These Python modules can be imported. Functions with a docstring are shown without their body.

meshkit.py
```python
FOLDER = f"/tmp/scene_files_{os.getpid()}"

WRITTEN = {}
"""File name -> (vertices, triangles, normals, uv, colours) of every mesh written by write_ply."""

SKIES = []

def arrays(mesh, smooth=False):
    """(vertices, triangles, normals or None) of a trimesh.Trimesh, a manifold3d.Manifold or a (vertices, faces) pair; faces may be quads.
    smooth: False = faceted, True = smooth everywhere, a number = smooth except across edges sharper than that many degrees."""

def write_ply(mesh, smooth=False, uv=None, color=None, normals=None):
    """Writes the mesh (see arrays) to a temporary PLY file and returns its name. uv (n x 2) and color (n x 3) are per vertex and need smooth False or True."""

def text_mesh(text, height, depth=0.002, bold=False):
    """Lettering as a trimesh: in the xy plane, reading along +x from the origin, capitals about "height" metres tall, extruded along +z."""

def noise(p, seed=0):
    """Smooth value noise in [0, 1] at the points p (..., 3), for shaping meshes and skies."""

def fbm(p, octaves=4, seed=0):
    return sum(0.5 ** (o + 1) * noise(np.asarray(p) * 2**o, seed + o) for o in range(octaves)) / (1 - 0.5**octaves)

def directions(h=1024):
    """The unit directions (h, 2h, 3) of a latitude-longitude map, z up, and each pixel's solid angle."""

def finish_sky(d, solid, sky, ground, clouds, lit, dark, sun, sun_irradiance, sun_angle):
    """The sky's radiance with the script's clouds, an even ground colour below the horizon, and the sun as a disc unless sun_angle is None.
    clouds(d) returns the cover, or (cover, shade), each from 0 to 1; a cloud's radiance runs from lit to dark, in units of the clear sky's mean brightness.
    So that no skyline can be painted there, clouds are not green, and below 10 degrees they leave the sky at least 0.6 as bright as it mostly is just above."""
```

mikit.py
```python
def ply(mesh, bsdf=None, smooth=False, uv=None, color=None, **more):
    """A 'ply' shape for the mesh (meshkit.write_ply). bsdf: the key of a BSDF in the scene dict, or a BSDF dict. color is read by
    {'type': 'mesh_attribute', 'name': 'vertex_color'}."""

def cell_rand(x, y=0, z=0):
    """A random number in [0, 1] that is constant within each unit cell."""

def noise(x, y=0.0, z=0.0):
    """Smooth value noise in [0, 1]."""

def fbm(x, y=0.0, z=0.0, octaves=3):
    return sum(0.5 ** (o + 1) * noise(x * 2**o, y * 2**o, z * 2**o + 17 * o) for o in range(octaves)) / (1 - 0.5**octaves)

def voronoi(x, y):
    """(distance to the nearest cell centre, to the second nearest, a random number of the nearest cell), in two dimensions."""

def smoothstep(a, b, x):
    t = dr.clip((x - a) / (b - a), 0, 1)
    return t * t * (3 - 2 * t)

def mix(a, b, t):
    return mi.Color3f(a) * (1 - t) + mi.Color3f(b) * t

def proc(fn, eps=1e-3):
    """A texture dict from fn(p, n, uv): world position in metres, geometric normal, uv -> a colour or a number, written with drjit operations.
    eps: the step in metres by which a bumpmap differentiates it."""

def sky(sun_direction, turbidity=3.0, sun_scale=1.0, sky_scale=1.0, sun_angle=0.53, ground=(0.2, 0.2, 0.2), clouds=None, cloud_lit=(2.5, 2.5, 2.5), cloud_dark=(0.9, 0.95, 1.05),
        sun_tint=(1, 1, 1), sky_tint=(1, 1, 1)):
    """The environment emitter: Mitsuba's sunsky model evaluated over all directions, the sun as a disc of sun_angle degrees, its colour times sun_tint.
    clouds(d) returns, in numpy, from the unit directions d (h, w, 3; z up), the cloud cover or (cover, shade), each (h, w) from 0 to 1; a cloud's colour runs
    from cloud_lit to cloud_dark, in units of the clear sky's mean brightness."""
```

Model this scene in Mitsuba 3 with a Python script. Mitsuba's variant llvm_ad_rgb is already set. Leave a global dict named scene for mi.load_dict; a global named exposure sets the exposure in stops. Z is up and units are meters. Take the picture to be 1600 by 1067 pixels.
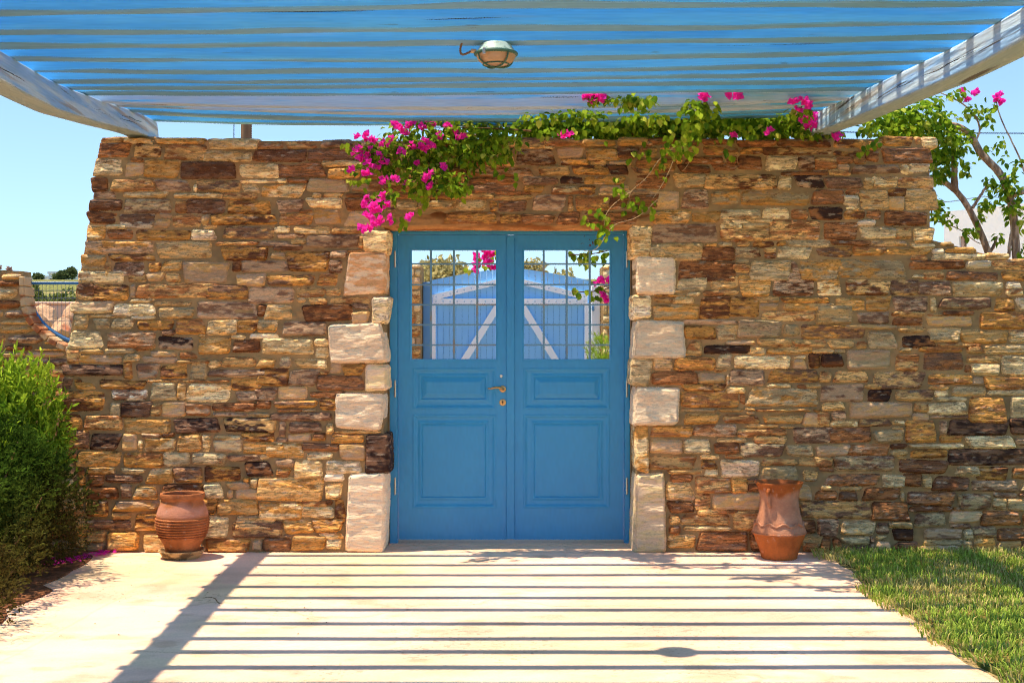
import math
import numpy as np
import drjit as dr
import mitsuba as mi
import trimesh
import manifold3d as m3
import shapely
from shapely.geometry import Polygon, box as sbox
import mikit
import meshkit
from mikit import proc, fbm, noise, voronoi, cell_rand, smoothstep, mix

T = mi.ScalarTransform4f
# ------------------------------------------------------------------ camera, sky, exposure
D, H, S = 8.6, 1.397, 232.0          # camera to wall (m), eye height, photo pixels per metre on the wall plane
scene, labels = {}, {}
scene['camera'] = {'type': 'perspective', 'fov': math.degrees(2 * math.atan(800 / (S * D))), 'fov_axis': 'x',
                   'near_clip': 0.05, 'far_clip': 3000.0,
                   'to_world': T().look_at(origin=[0, -D, H], target=[0, 0, H], up=[0, 0, 1])}
SUN = (-0.300, -0.010, 0.985)
scene['sky_light'] = mikit.sky(SUN, turbidity=3.0, sun_scale=0.70, sky_scale=0.90, sky_tint=(0.72, 0.83, 0.90), sun_tint=(1.0, 0.965, 0.93), ground=(0.42, 0.36, 0.28))
exposure = 2.72
BATTER = 0.115                        # the wall leans back a little: foot this far in front of its top

rng = np.random.default_rng(7)


def lin(r, g, b):
    c = np.array([r, g, b], float) / 255
    return [float(x) for x in np.where(c < 0.04045, c / 12.92, ((c + 0.055) / 1.055) ** 2.4)]


def at(x, y, d=0.0):
    """photo point -> the place on the plane that stands d metres behind the wall face"""
    u = (D + d) / D
    return np.array([(x - 800) / S * u, d, H + (533.5 - y) / S * u])


# ------------------------------------------------------------------ naming
def key_for(name, parent=None):
    base = name if parent is None else parent + '__' + name
    if base not in scene and base not in labels and base not in used:
        used.add(base)
        return base
    n = counters.get(base, 0) + 1
    counters[base] = n
    k = '%s_%03d' % (base, n)
    used.add(k)
    return k


used, counters = set(), {}


def thing(name, label, cat, group=None):
    k = key_for(name)
    labels[k] = {'label': label, 'category': cat}
    if group:
        labels[k]['group'] = group
    return k


def put(name, mesh, mat, parent=None, smooth=False, kind=None, label=None, uv=None, color=None, **more):
    k = key_for(name, parent)
    scene[k] = mikit.ply(mesh, mat, smooth=smooth, uv=uv, color=color, **more)
    d = {}
    if kind:
        d['kind'] = kind
    if label:
        d['label'] = label
    if d:
        labels.setdefault(k, {}).update(d)
    return k


def whole(name, mesh, mat, label, cat=None, kind=None, group=None, **kw):
    k = put(name, mesh, mat, None, kind=kind, **kw)
    labels.setdefault(k, {})['label'] = label
    if cat:
        labels[k]['category'] = cat
    if group:
        labels[k]['group'] = group
    return k


def structure(name, mesh, mat, **kw):
    return put(name, mesh, mat, None, kind='structure', **kw)


# ------------------------------------------------------------------ mesh helpers
def box(x0, x1, y0, y1, z0, z1, ch=0.0):
    """a box, its edges chamfered by ch"""
    if ch <= 0:
        m = trimesh.creation.box(extents=[x1 - x0, y1 - y0, z1 - z0])
        m.apply_translation([(x0 + x1) / 2, (y0 + y1) / 2, (z0 + z1) / 2])
        return m
    pts = []
    for sx in (0, 1):
        for sy in (0, 1):
            for sz in (0, 1):
                c = np.array([(x0, x1)[sx], (y0, y1)[sy], (z0, z1)[sz]])
                sg = np.array([1 - 2 * sx, 1 - 2 * sy, 1 - 2 * sz]) * ch
                for k in range(3):
                    p = c + sg
                    p[k] = c[k]
                    pts.append(p)
    return tm(m3.Manifold.hull_points(np.array(pts)))


def tm(man):
    m = man.to_mesh()
    return trimesh.Trimesh(np.array(m.vert_properties[:, :3]), np.array(m.tri_verts), process=False)


def cat(ms):
    return trimesh.util.concatenate([tm(m) if hasattr(m, 'to_mesh') else m for m in ms])


def sweep(centers, us, vs, prof, cap=True):
    """profile points (k,2) swept through stations with the axes us, vs"""
    centers, us, vs, prof = map(np.asarray, (centers, us, vs, prof))
    n, k = len(centers), len(prof if prof.ndim == 2 else prof[0])
    pr = np.broadcast_to(prof, (n, k, 2))
    v = centers[:, None] + pr[..., :1] * us[:, None] + pr[..., 1:] * vs[:, None]
    i, j = np.meshgrid(np.arange(n - 1), np.arange(k), indexing='ij')
    a, b, c, d = i * k + j, i * k + (j + 1) % k, (i + 1) * k + (j + 1) % k, (i + 1) * k + j
    f = np.concatenate([np.stack([a, b, c], -1).reshape(-1, 3), np.stack([a, c, d], -1).reshape(-1, 3)])
    v = v.reshape(-1, 3)
    if cap:
        e0, e1 = len(v), len(v) + 1
        v = np.vstack([v, centers[:1] + (pr[0].mean(0)[0] * us[0] + pr[0].mean(0)[1] * vs[0]), centers[-1:] + (pr[-1].mean(0)[0] * us[-1] + pr[-1].mean(0)[1] * vs[-1])])
        q = np.arange(k)
        f = np.vstack([f, np.stack([q * 0 + e0, (q + 1) % k, q], -1), np.stack([q * 0 + e1, (n - 1) * k + q, (n - 1) * k + (q + 1) % k], -1)])
    m = trimesh.Trimesh(v, f, process=False)
    return m


def tube(pts, rad, sides=8):
    p = np.asarray(pts, float)
    r = np.broadcast_to(np.asarray(rad, float), (len(p),))
    t = np.gradient(p, axis=0)
    t /= np.linalg.norm(t, axis=1, keepdims=True) + 1e-12
    ref = np.array([0.31, 0.9, 0.3]) if abs(t[:, 1]).mean() < 0.7 else np.array([1.0, 0.1, 0.2])
    a = np.cross(t, ref)
    a /= np.linalg.norm(a, axis=1, keepdims=True) + 1e-12
    b = np.cross(t, a)
    ang = np.arange(sides) * 2 * np.pi / sides
    prof = np.stack([np.cos(ang), np.sin(ang)], 1)[None] * r[:, None, None]
    return sweep(p, a, b, prof)


def spline(pts, n=24):
    from scipy.interpolate import CubicSpline
    p = np.asarray(pts, float)
    s = np.r_[0, np.cumsum(np.linalg.norm(np.diff(p, axis=0), axis=1))]
    return CubicSpline(s, p)(np.linspace(0, s[-1], n))


def lathe(prof, n=72, cx=0, cy=0, cz=0):
    prof = np.asarray(prof, float)
    a = np.arange(n) * 2 * np.pi / n
    v = np.stack([prof[:, 0, None] * np.cos(a), prof[:, 0, None] * np.sin(a), np.broadcast_to(prof[:, 1, None], (len(prof), n))], -1).reshape(-1, 3)
    i, j = np.meshgrid(np.arange(len(prof) - 1), np.arange(n), indexing='ij')
    q = np.stack([i * n + j, i * n + (j + 1) % n, (i + 1) * n + (j + 1) % n, (i + 1) * n + j], -1).reshape(-1, 4)
    return trimesh.Trimesh(v + [cx, cy, cz], np.vstack([q[:, [0, 1, 2]], q[:, [0, 2, 3]]]), process=False)


def extrude_y(poly, y0, y1):
    """polygon in (x, z) extruded from y0 to y1"""
    parts = []
    for g in getattr(poly, 'geoms', [poly]):
        m = trimesh.creation.extrude_polygon(g, y1 - y0, engine='earcut')
        v = np.array(m.vertices)
        parts.append(trimesh.Trimesh(np.stack([v[:, 0], y1 - v[:, 2], v[:, 1]], 1), np.array(m.faces), process=False))
    return cat(parts)


def slab(poly, z0, z1):
    m = trimesh.creation.extrude_polygon(poly, z1 - z0, engine='earcut')
    m.apply_translation([0, 0, z0])
    return m


def rot_between(d):
    """frames (n,3,3) whose second column is d"""
    d = d / (np.linalg.norm(d, axis=1, keepdims=True) + 1e-12)
    return d


LEAF_V = np.array([[0, 0, 0], [-.30, .22, .07], [0, .25, 0], [.30, .22, .07], [-.29, .58, .06], [0, .6, -.01], [.29, .58, .06], [0, 1, -.08]])
LEAF_F = np.array([[0, 2, 1], [0, 3, 2], [1, 2, 5], [1, 5, 4], [2, 3, 6], [2, 6, 5], [4, 5, 7], [5, 6, 7]])
NEEDLE_V = np.array([[-.10, 0, 0], [.10, 0, 0], [-.13, .5, .03], [.13, .5, .03], [0, 1, 0]])
NEEDLE_F = np.array([[0, 1, 3], [0, 3, 2], [2, 3, 4]])


def leaves(P, Y, N, size, col, tv=LEAF_V, tf=LEAF_F, wide=1.0):
    """leaf meshes at P pointing along Y with face normal about N: (vertices, faces, colours)"""
    P, Y, N = (np.asarray(a, float) for a in (P, Y, N))
    Y = Y / (np.linalg.norm(Y, axis=1, keepdims=True) + 1e-9)
    X = np.cross(Y, N)
    X /= np.linalg.norm(X, axis=1, keepdims=True) + 1e-9
    Z = np.cross(X, Y)
    size = np.broadcast_to(size, (len(P),))
    t = tv * [wide, 1, 1]
    v = P[:, None] + size[:, None, None] * (t[None, :, :1] * X[:, None] + t[None, :, 1:2] * Y[:, None] + t[None, :, 2:] * Z[:, None])
    f = tf[None] + (np.arange(len(P)) * len(t))[:, None, None]
    c = np.repeat(np.broadcast_to(col, (len(P), 3)), len(t), axis=0)
    return v.reshape(-1, 3), f.reshape(-1, 3), c


def merge(parts):
    o, V, F, C = 0, [], [], []
    for v, f, c in parts:
        V.append(v); F.append(f + o); C.append(c)
        o += len(v)
    return np.vstack(V), np.vstack(F), np.vstack(C)


def put_col(name, vfc, mat, parent=None, smooth=False, **kw):
    return put(name, (vfc[0], vfc[1]), mat, parent, smooth=smooth, color=vfc[2], **kw)


def rdir(n, r=rng):
    d = r.normal(size=(n, 3))
    return d / np.linalg.norm(d, axis=1, keepdims=True)


# ------------------------------------------------------------------ materials
PALETTE = {'c': (228, 208, 166), 't': (202, 166, 112), 'o': (198, 148, 80), 'b': (104, 66, 40), 'r': (158, 108, 68), 'p': (122, 92, 74),
           'g': (176, 158, 126), 'w': (224, 212, 194), 'd': (56, 36, 28), 'm': (184, 156, 130), 'k': (228, 206, 182), 'q': (212, 164, 120)}
LET = list(PALETTE)
PAL = [[a * b for a, b in zip(lin(*PALETTE[k]), (1.18, 1.09, .89))] for k in LET]
SECOND = {'c': 't', 't': 'r', 'o': 'b', 'b': 'r', 'r': 'b', 'p': 'm', 'g': 't', 'w': 'c', 'd': 'b', 'm': 't', 'k': 'w', 'q': 'k'}


def pal(i):
    c = mi.Color3f(*PAL[0])
    for k in range(1, len(PAL)):
        c = dr.select(dr.abs(i - k) < 0.5, mi.Color3f(*PAL[k]), c)
    return c


def stone_mix(p, o):
    a = fbm(p.x * 7 + o, p.y * 7 + o * 0.3, p.z * 19 - o, 4)
    b = fbm(p.x * 26 - o, p.y * 26, p.z * 44 + o, 3)
    return a, b


def stone_colour(p, n, uv):
    iu, iv = dr.floor(uv.x), dr.floor(uv.y)
    main = dr.floor((iu + 0.5) / 16)
    sec = iu - 16 * main
    o = iv * 1.37
    a, b = stone_mix(p, o)
    t = smoothstep(0.44, 0.60, a * 0.6 + b * 0.4)
    r, r2 = cell_rand(iv, 3.0, 1.0), cell_rand(iv, 5.0, 2.0)
    col = pal(main) * (1 - t) + pal(sec) * t
    rust = smoothstep(0.60, 0.74, fbm(p.x * 15 + o * 2, p.y * 9, p.z * 30, 3)) * (0.30 + 0.5 * r2)
    col = mix(col, (0.30, 0.125, 0.035), rust * dr.select(main > 6.5, 0.25, 1.0))
    pale = smoothstep(0.62, 0.78, fbm(p.x * 20 - o * 2, p.y * 9, p.z * 48, 3)) * 0.4
    col = mix(col, (0.60, 0.50, 0.36), pale)
    fine = noise(p.x * 240, p.y * 240, p.z * 300)
    streak = fbm(p.x * 12 + o, p.y * 40, p.z * (70 + 90 * r2) + 9.0 * a + 3.0 * b, 3)
    col = col * (1 + dr.select(main > 6.5, 0.10, 0.20 + 0.25 * r) * (smoothstep(0.28, 0.72, streak) * 2 - 1.0))
    dark = smoothstep(0.60, 0.75, fbm(p.x * 60 + o, p.y * 40, p.z * 90, 2))
    return col * (0.78 + 0.38 * r) * (0.86 + 0.26 * fine) * (1 - dr.select(main > 6.5, 0.14, 0.42) * dark)


def stone_height(p, n, uv):
    o = dr.floor(uv.y) * 1.37
    s = fbm(p.x * 22 + o, p.y * 30, p.z * 95, 4)
    k = fbm(p.x * 60 + o, p.y * 60, p.z * 80, 3)
    return s * 0.65 + k * 0.5


def rough_bsdf(colour, rough=0.8, spec=0.25, height=None, scale=0.01, eps=1e-3, **more):
    b = {'type': 'principled', 'base_color': colour if isinstance(colour, dict) else {'type': 'rgb', 'value': list(colour)}, 'roughness': rough, 'specular': spec, **more}
    if height is not None:
        b = {'type': 'bumpmap', 'height': proc(height, eps), 'scale': scale, 'bsdf': b}
    return {'type': 'twosided', 'bsdf': b}


scene['mat_stone'] = rough_bsdf(proc(stone_colour), 0.72, 0.3, stone_height, 0.016)


def mortar_colour(p, n, uv):
    a = fbm(p.x * 4, p.y * 4, p.z * 4, 4)
    b = fbm(p.x * 40, p.y * 40, p.z * 40, 3)
    c = mix(lin(170, 140, 96), lin(146, 122, 86), smoothstep(0.35, 0.65, a))
    return mix(c, lin(196, 150, 100), smoothstep(0.55, 0.7, fbm(p.x * 2.2 + 7, p.y, p.z * 2.8, 3)) * 0.5) * (0.72 + 0.5 * b)


scene['mat_mortar'] = rough_bsdf(proc(mortar_colour), 0.95, 0.1, lambda p, n, uv: fbm(p.x * 30, p.y * 30, p.z * 30, 4), 0.02)
scene['mat_lintel'] = rough_bsdf(proc(lambda p, n, uv: mix(lin(196, 146, 92), lin(150, 96, 52), smoothstep(0.4, 0.65, fbm(p.x * 5, p.y * 5, p.z * 16, 4))) * (0.8 + 0.35 * fbm(p.x * 50, p.y * 50, p.z * 50, 2))), 0.9, 0.15,
                                  lambda p, n, uv: fbm(p.x * 14, p.y * 20, p.z * 30, 4), 0.02)


def patio_colour(p, n, uv):
    a = fbm(p.x * 0.9, p.y * 0.9, 3.0, 4)
    b = fbm(p.x * 5, p.y * 7, 1.0, 4)
    c = mix(lin(234, 197, 171), lin(212, 174, 148), smoothstep(0.35, 0.7, a))
    c = mix(c, lin(214, 196, 146), smoothstep(0.52, 0.72, fbm(p.x * 1.3 + 4, p.y * 1.8, 8.0, 4)) * dr.select(p.x < -0.6, 0.45, 0.25))
    c = mix(c, lin(186, 146, 114), smoothstep(0.56, 0.78, b) * 0.5)
    c = c * (0.80 + 0.32 * fbm(p.x * 2.2 + p.y * 0.7, p.y * 7 - p.x * 1.5, 6.0, 4))
    crack = 1 - smoothstep(0.0, 0.010, dr.abs(fbm(p.x * 0.55 + 3, p.y * 0.8 + 1, 9.0, 5) - 0.5))
    c = mix(c, lin(150, 112, 84), crack * 0.30 * smoothstep(0.5, 0.6, fbm(p.x * 0.7, p.y * 0.9, 2.0, 2)))
    grit = smoothstep(0.74, 0.84, noise(p.x * 55, p.y * 55, 2.0)) * smoothstep(0.55, 0.7, fbm(p.x * 2.5, p.y * 2.5, 5.0, 2))
    seam = (1 - smoothstep(0.004, 0.012, dr.abs(p.x + 2.05 - 0.06 * (p.y + 0.3) + 0.02 * fbm(p.y * 6, 1.0, 0.0, 2)))) * 0.35
    c = mix(c, lin(120, 92, 62), grit * 0.3)
    c = mix(c, lin(206, 170, 128), seam)
    edge = smoothstep(1.9, 2.1, p.x + 0.12 * fbm(p.x * 9, p.y * 9, 0.0, 3)) * 0.5
    c = mix(c, lin(186, 150, 112), edge)
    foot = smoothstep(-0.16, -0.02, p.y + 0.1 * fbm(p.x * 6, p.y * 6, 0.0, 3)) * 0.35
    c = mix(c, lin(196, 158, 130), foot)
    return c * (0.93 + 0.12 * noise(p.x * 160, p.y * 160, 0.0))


scene['mat_patio'] = rough_bsdf(proc(patio_colour), 0.85, 0.2, lambda p, n, uv: fbm(p.x * 9, p.y * 9, 0.0, 5), 0.012)
scene['mat_ground'] = rough_bsdf(proc(lambda p, n, uv: mix(lin(168, 140, 104), lin(110, 112, 62), smoothstep(0.4, 0.62, 0.22 * smoothstep(20.0, 40.0, p.y) + fbm(p.x * 0.3, p.y * 0.3, 0.0, 5))) * (0.7 + 0.5 * noise(p.x * 9, p.y * 9, 0.0))), 0.95, 0.1)
scene['mat_soil'] = rough_bsdf(proc(lambda p, n, uv: mix(lin(150, 100, 70), lin(90, 64, 44), fbm(p.x * 14, p.y * 14, 0.0, 4)) * (0.6 + 0.7 * noise(p.x * 70, p.y * 70, 0.0))), 0.95, 0.1,
                                lambda p, n, uv: fbm(p.x * 40, p.y * 40, 0.0, 3), 0.02)
scene['mat_turf'] = rough_bsdf(proc(lambda p, n, uv: mix(lin(116, 100, 54), lin(70, 82, 34), smoothstep(0.4, 0.6, fbm(p.x * 8, p.y * 8, 0.0, 4)))), 0.95, 0.1)


def blue_paint(base, dark, scuff):
    def fn(p, n, uv):
        a = fbm(p.x * 1.7, p.y * 5, p.z * 1.1, 4)
        b = fbm(p.x * 30, p.y * 30, p.z * 4, 3)
        c = mix(base, dark, smoothstep(0.3, 0.75, a) * 0.5)
        c = mix(c, scuff, smoothstep(0.66, 0.84, b) * 0.12)
        dust = (1 - smoothstep(0.0, 0.5, p.z + 0.25 * fbm(p.x * 5, 0.0, p.z * 5, 3))) * 0.06
        return mix(c, lin(150, 150, 140), dust) * (0.95 + 0.08 * noise(p.x * 90, p.y * 90, p.z * 18))
    return fn


scene['mat_door'] = rough_bsdf(proc(blue_paint(lin(52, 150, 200), lin(42, 134, 188), lin(72, 156, 196))), 0.42, 0.45, lambda p, n, uv: fbm(p.x * 55, p.y * 55, p.z * 7, 3), 0.0016)
scene['mat_grille'] = rough_bsdf(proc(lambda p, n, uv: mix(lin(104, 150, 174), lin(136, 138, 132), smoothstep(0.55, 0.7, fbm(p.x * 9, p.y, p.z * 9, 4)))), 0.5, 0.4)
scene['mat_gate'] = rough_bsdf(proc(lambda p, n, uv: mix(lin(142, 202, 248), lin(120, 186, 242), fbm(p.x * 8, p.y * 3, p.z * 1.2, 4))), 0.6, 0.3)
scene['mat_gate_pale'] = rough_bsdf(lin(232, 240, 246), 0.6, 0.3)
scene['mat_gate_post'] = rough_bsdf(lin(96, 148, 196), 0.6, 0.3)


def slat_paint(worn):
    def fn(p, n, uv):
        g = fbm(p.x * 1.2, p.y * 6, p.z * 30, 4)
        st = fbm(p.x * 3.0, p.y * 40, p.z * 70, 3)
        c = mix(lin(100, 202, 254), lin(84, 188, 250), smoothstep(0.35, 0.7, g))
        c = mix(c, lin(130, 184, 216), smoothstep(0.66, 0.82, st) * 0.3)
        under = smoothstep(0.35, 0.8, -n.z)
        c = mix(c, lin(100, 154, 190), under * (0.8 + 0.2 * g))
        w = smoothstep(0.66 - 0.40 * worn, 0.78 - 0.30 * worn, fbm(p.x * 2.2 + 3, p.y * 22, p.z * 34, 4))
        c = mix(c, lin(176, 200, 220), w * (0.15 + 0.75 * worn))
        knots = smoothstep(0.77, 0.83, fbm(p.x * 6, p.y * 30, p.z * 46 + 5, 3))
        c = mix(c, lin(88, 74, 58), knots * (0.35 + 0.4 * worn))
        return c * (0.92 + 0.14 * noise(p.x * 14, p.y * 130, p.z * 160))
    return fn


wood_h = lambda p, n, uv: fbm(p.x * 3.5, p.y * 50, p.z * 60, 4)
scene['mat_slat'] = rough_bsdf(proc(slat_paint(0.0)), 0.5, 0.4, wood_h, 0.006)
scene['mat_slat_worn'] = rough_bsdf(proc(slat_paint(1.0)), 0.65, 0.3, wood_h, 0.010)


def beam_paint(p, n, uv):
    g = fbm(p.x * 20, p.y * 1.6, p.z * 22, 4)
    c = mix(lin(178, 202, 214), lin(136, 178, 214), smoothstep(0.42, 0.62, g))
    c = mix(c, lin(150, 134, 110), smoothstep(0.56, 0.72, fbm(p.x * 9 + 2, p.y * 1.3, p.z * 30, 4)) * 0.65)
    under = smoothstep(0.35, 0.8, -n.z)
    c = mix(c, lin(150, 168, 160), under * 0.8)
    crack = smoothstep(0.70, 0.76, fbm(p.x * 14, p.y * 1.1 + 9, p.z * 40, 3))
    c = mix(c, lin(72, 56, 42), crack * 0.8)
    return c * (0.9 + 0.18 * noise(p.x * 160, p.y * 9, p.z * 160))


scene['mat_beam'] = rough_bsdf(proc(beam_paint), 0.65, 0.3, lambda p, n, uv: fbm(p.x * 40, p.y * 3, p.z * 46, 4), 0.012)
scene['mat_crack'] = rough_bsdf(lin(44, 40, 36), 0.95, 0.1)


def terracotta(base, bloom, z0, z1, amount):
    def fn(p, n, uv):
        a = fbm(p.x * 14, p.y * 14, p.z * 9, 4)
        c = mix(base, (base[0] * 0.72, base[1] * 0.66, base[2] * 0.6), smoothstep(0.4, 0.7, a))
        band = smoothstep(z0 - 0.015, z0 + 0.02, p.z + 0.03 * (a - 0.5)) * (1 - smoothstep(z1 - 0.025, z1 + 0.02, p.z + 0.09 * (fbm(p.x * 10, p.y * 10, p.z * 5, 3) - 0.5)))
        c = mix(c, bloom, band * amount * (0.45 + 0.75 * fbm(p.x * 24, p.y * 24, p.z * 30, 3)))
        c = mix(c, lin(206, 186, 168), smoothstep(0.66, 0.8, fbm(p.x * 38, p.y * 38, p.z * 22, 3)) * 0.25)
        return c * (0.86 + 0.2 * noise(p.x * 130, p.y * 130, p.z * 240))
    return fn


terra_h = lambda p, n, uv: fbm(p.x * 30, p.y * 30, p.z * 110, 3)
scene['mat_pot'] = rough_bsdf(proc(terracotta(lin(176, 110, 66), lin(206, 150, 128), 0.275, 0.345, 0.8)), 0.75, 0.25, terra_h, 0.003)
scene['mat_jug'] = rough_bsdf(proc(terracotta(lin(176, 100, 46), lin(196, 150, 122), 0.165, 0.42, 0.7)), 0.7, 0.3, terra_h, 0.003)
scene['mat_saucer'] = rough_bsdf(proc(lambda p, n, uv: mix(lin(190, 158, 112), lin(110, 90, 64), smoothstep(0.45, 0.65, fbm(p.x * 22, p.y * 22, p.z * 30, 4)))), 0.85, 0.2)
scene['mat_pot_soil'] = rough_bsdf(lin(70, 50, 36), 0.95, 0.1)

leafy = {'type': 'mesh_attribute', 'name': 'vertex_color'}
scene['mat_leaf'] = {'type': 'principledthin', 'base_color': leafy, 'roughness': 0.42, 'diff_trans': 0.75, 'eta': 1.4}
scene['mat_needle'] = {'type': 'principledthin', 'base_color': leafy, 'roughness': 0.6, 'diff_trans': 0.5, 'eta': 1.3}
scene['mat_bract'] = {'type': 'principledthin', 'base_color': {'type': 'rgb', 'value': lin(250, 66, 200)}, 'roughness': 0.6, 'diff_trans': 0.9, 'eta': 1.3}
scene['mat_bark'] = rough_bsdf(proc(lambda p, n, uv: mix(lin(190, 166, 142), lin(138, 114, 94), smoothstep(0.4, 0.62, fbm(p.x * 40, p.y * 40, p.z * 9, 4)))), 0.9, 0.15, lambda p, n, uv: fbm(p.x * 60, p.y * 60, p.z * 14, 3), 0.02)
scene['mat_twig'] = rough_bsdf(lin(128, 98, 70), 0.9, 0.1)
scene['mat_pale_twig'] = rough_bsdf(lin(206, 178, 140), 0.9, 0.1)
scene['mat_white'] = rough_bsdf(proc(lambda p, n, uv: mi.Color3f(0.80, 0.80, 0.78) * (0.94 + 0.08 * fbm(p.x * 2, p.y * 2, p.z * 2, 4))), 0.9, 0.15)
scene['mat_pane_dark'] = rough_bsdf(lin(120, 104, 80), 0.4, 0.4)
scene['mat_pink_wall'] = rough_bsdf(proc(lambda p, n, uv: mix(lin(214, 178, 160), lin(196, 166, 140), fbm(p.x, p.y, p.z * 3, 4))), 0.95, 0.1)
scene['mat_coping'] = rough_bsdf(proc(lambda p, n, uv: mix(lin(206, 176, 132), lin(168, 104, 66), smoothstep(0.42, 0.6, fbm(p.x * 9, p.y * 3, p.z * 9, 4)))), 0.9, 0.1, lambda p, n, uv: fbm(p.x * 20, p.y * 12, p.z * 20, 4), 0.02)
scene['mat_rock'] = rough_bsdf(proc(lambda p, n, uv: mix(lin(216, 176, 138), lin(196, 120, 84), smoothstep(0.45, 0.6, fbm(p.x * 2.4, p.y * 2.4, p.z * 3, 4)))), 0.9, 0.1, lambda p, n, uv: fbm(p.x * 6, p.y * 6, p.z * 9, 4), 0.05)
scene['mat_blue_metal'] = rough_bsdf(lin(62, 120, 172), 0.45, 0.45)
scene['mat_wire'] = rough_bsdf(lin(120, 132, 140), 0.5, 0.4)
scene['mat_steel'] = {'type': 'twosided', 'bsdf': {'type': 'principled', 'base_color': {'type': 'rgb', 'value': lin(206, 200, 188)}, 'roughness': 0.32, 'metallic': 0.9}}
scene['mat_brass'] = {'type': 'twosided', 'bsdf': {'type': 'principled', 'base_color': {'type': 'rgb', 'value': lin(196, 160, 104)}, 'roughness': 0.34, 'metallic': 0.85}}
scene['mat_black'] = rough_bsdf((0.012, 0.011, 0.010), 0.7, 0.2)
scene['mat_pole'] = rough_bsdf(proc(lambda p, n, uv: mix(lin(150, 122, 96), lin(104, 82, 62), fbm(p.x * 40, p.y * 40, p.z * 2, 4))), 0.9, 0.1)
scene['mat_lamp_white'] = rough_bsdf(proc(lambda p, n, uv: mix(lin(170, 196, 184), lin(128, 156, 142), smoothstep(0.5, 0.7, fbm(p.x * 40, p.y * 40, p.z * 40, 3)))), 0.5, 0.4)
scene['mat_lamp_green'] = rough_bsdf(lin(62, 104, 88), 0.5, 0.4)
scene['mat_lamp_glass'] = rough_bsdf(lin(170, 142, 108), 0.25, 0.5, clearcoat=0.6)

# ------------------------------------------------------------------ ground, patio, hill
def ground_z(x, y):
    s = np.clip((y - 6) / 34, 0, 1)
    a = 1.4 * s * s * (3 - 2 * s)
    s2 = np.clip((y - 38) / 150, 0, 1)
    hill = 9.0 * s2 * s2 * (3 - 2 * s2)
    return a + hill * (1 - 0.5 * np.clip((y - 260) / 300, 0, 1)) - 0.012


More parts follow.
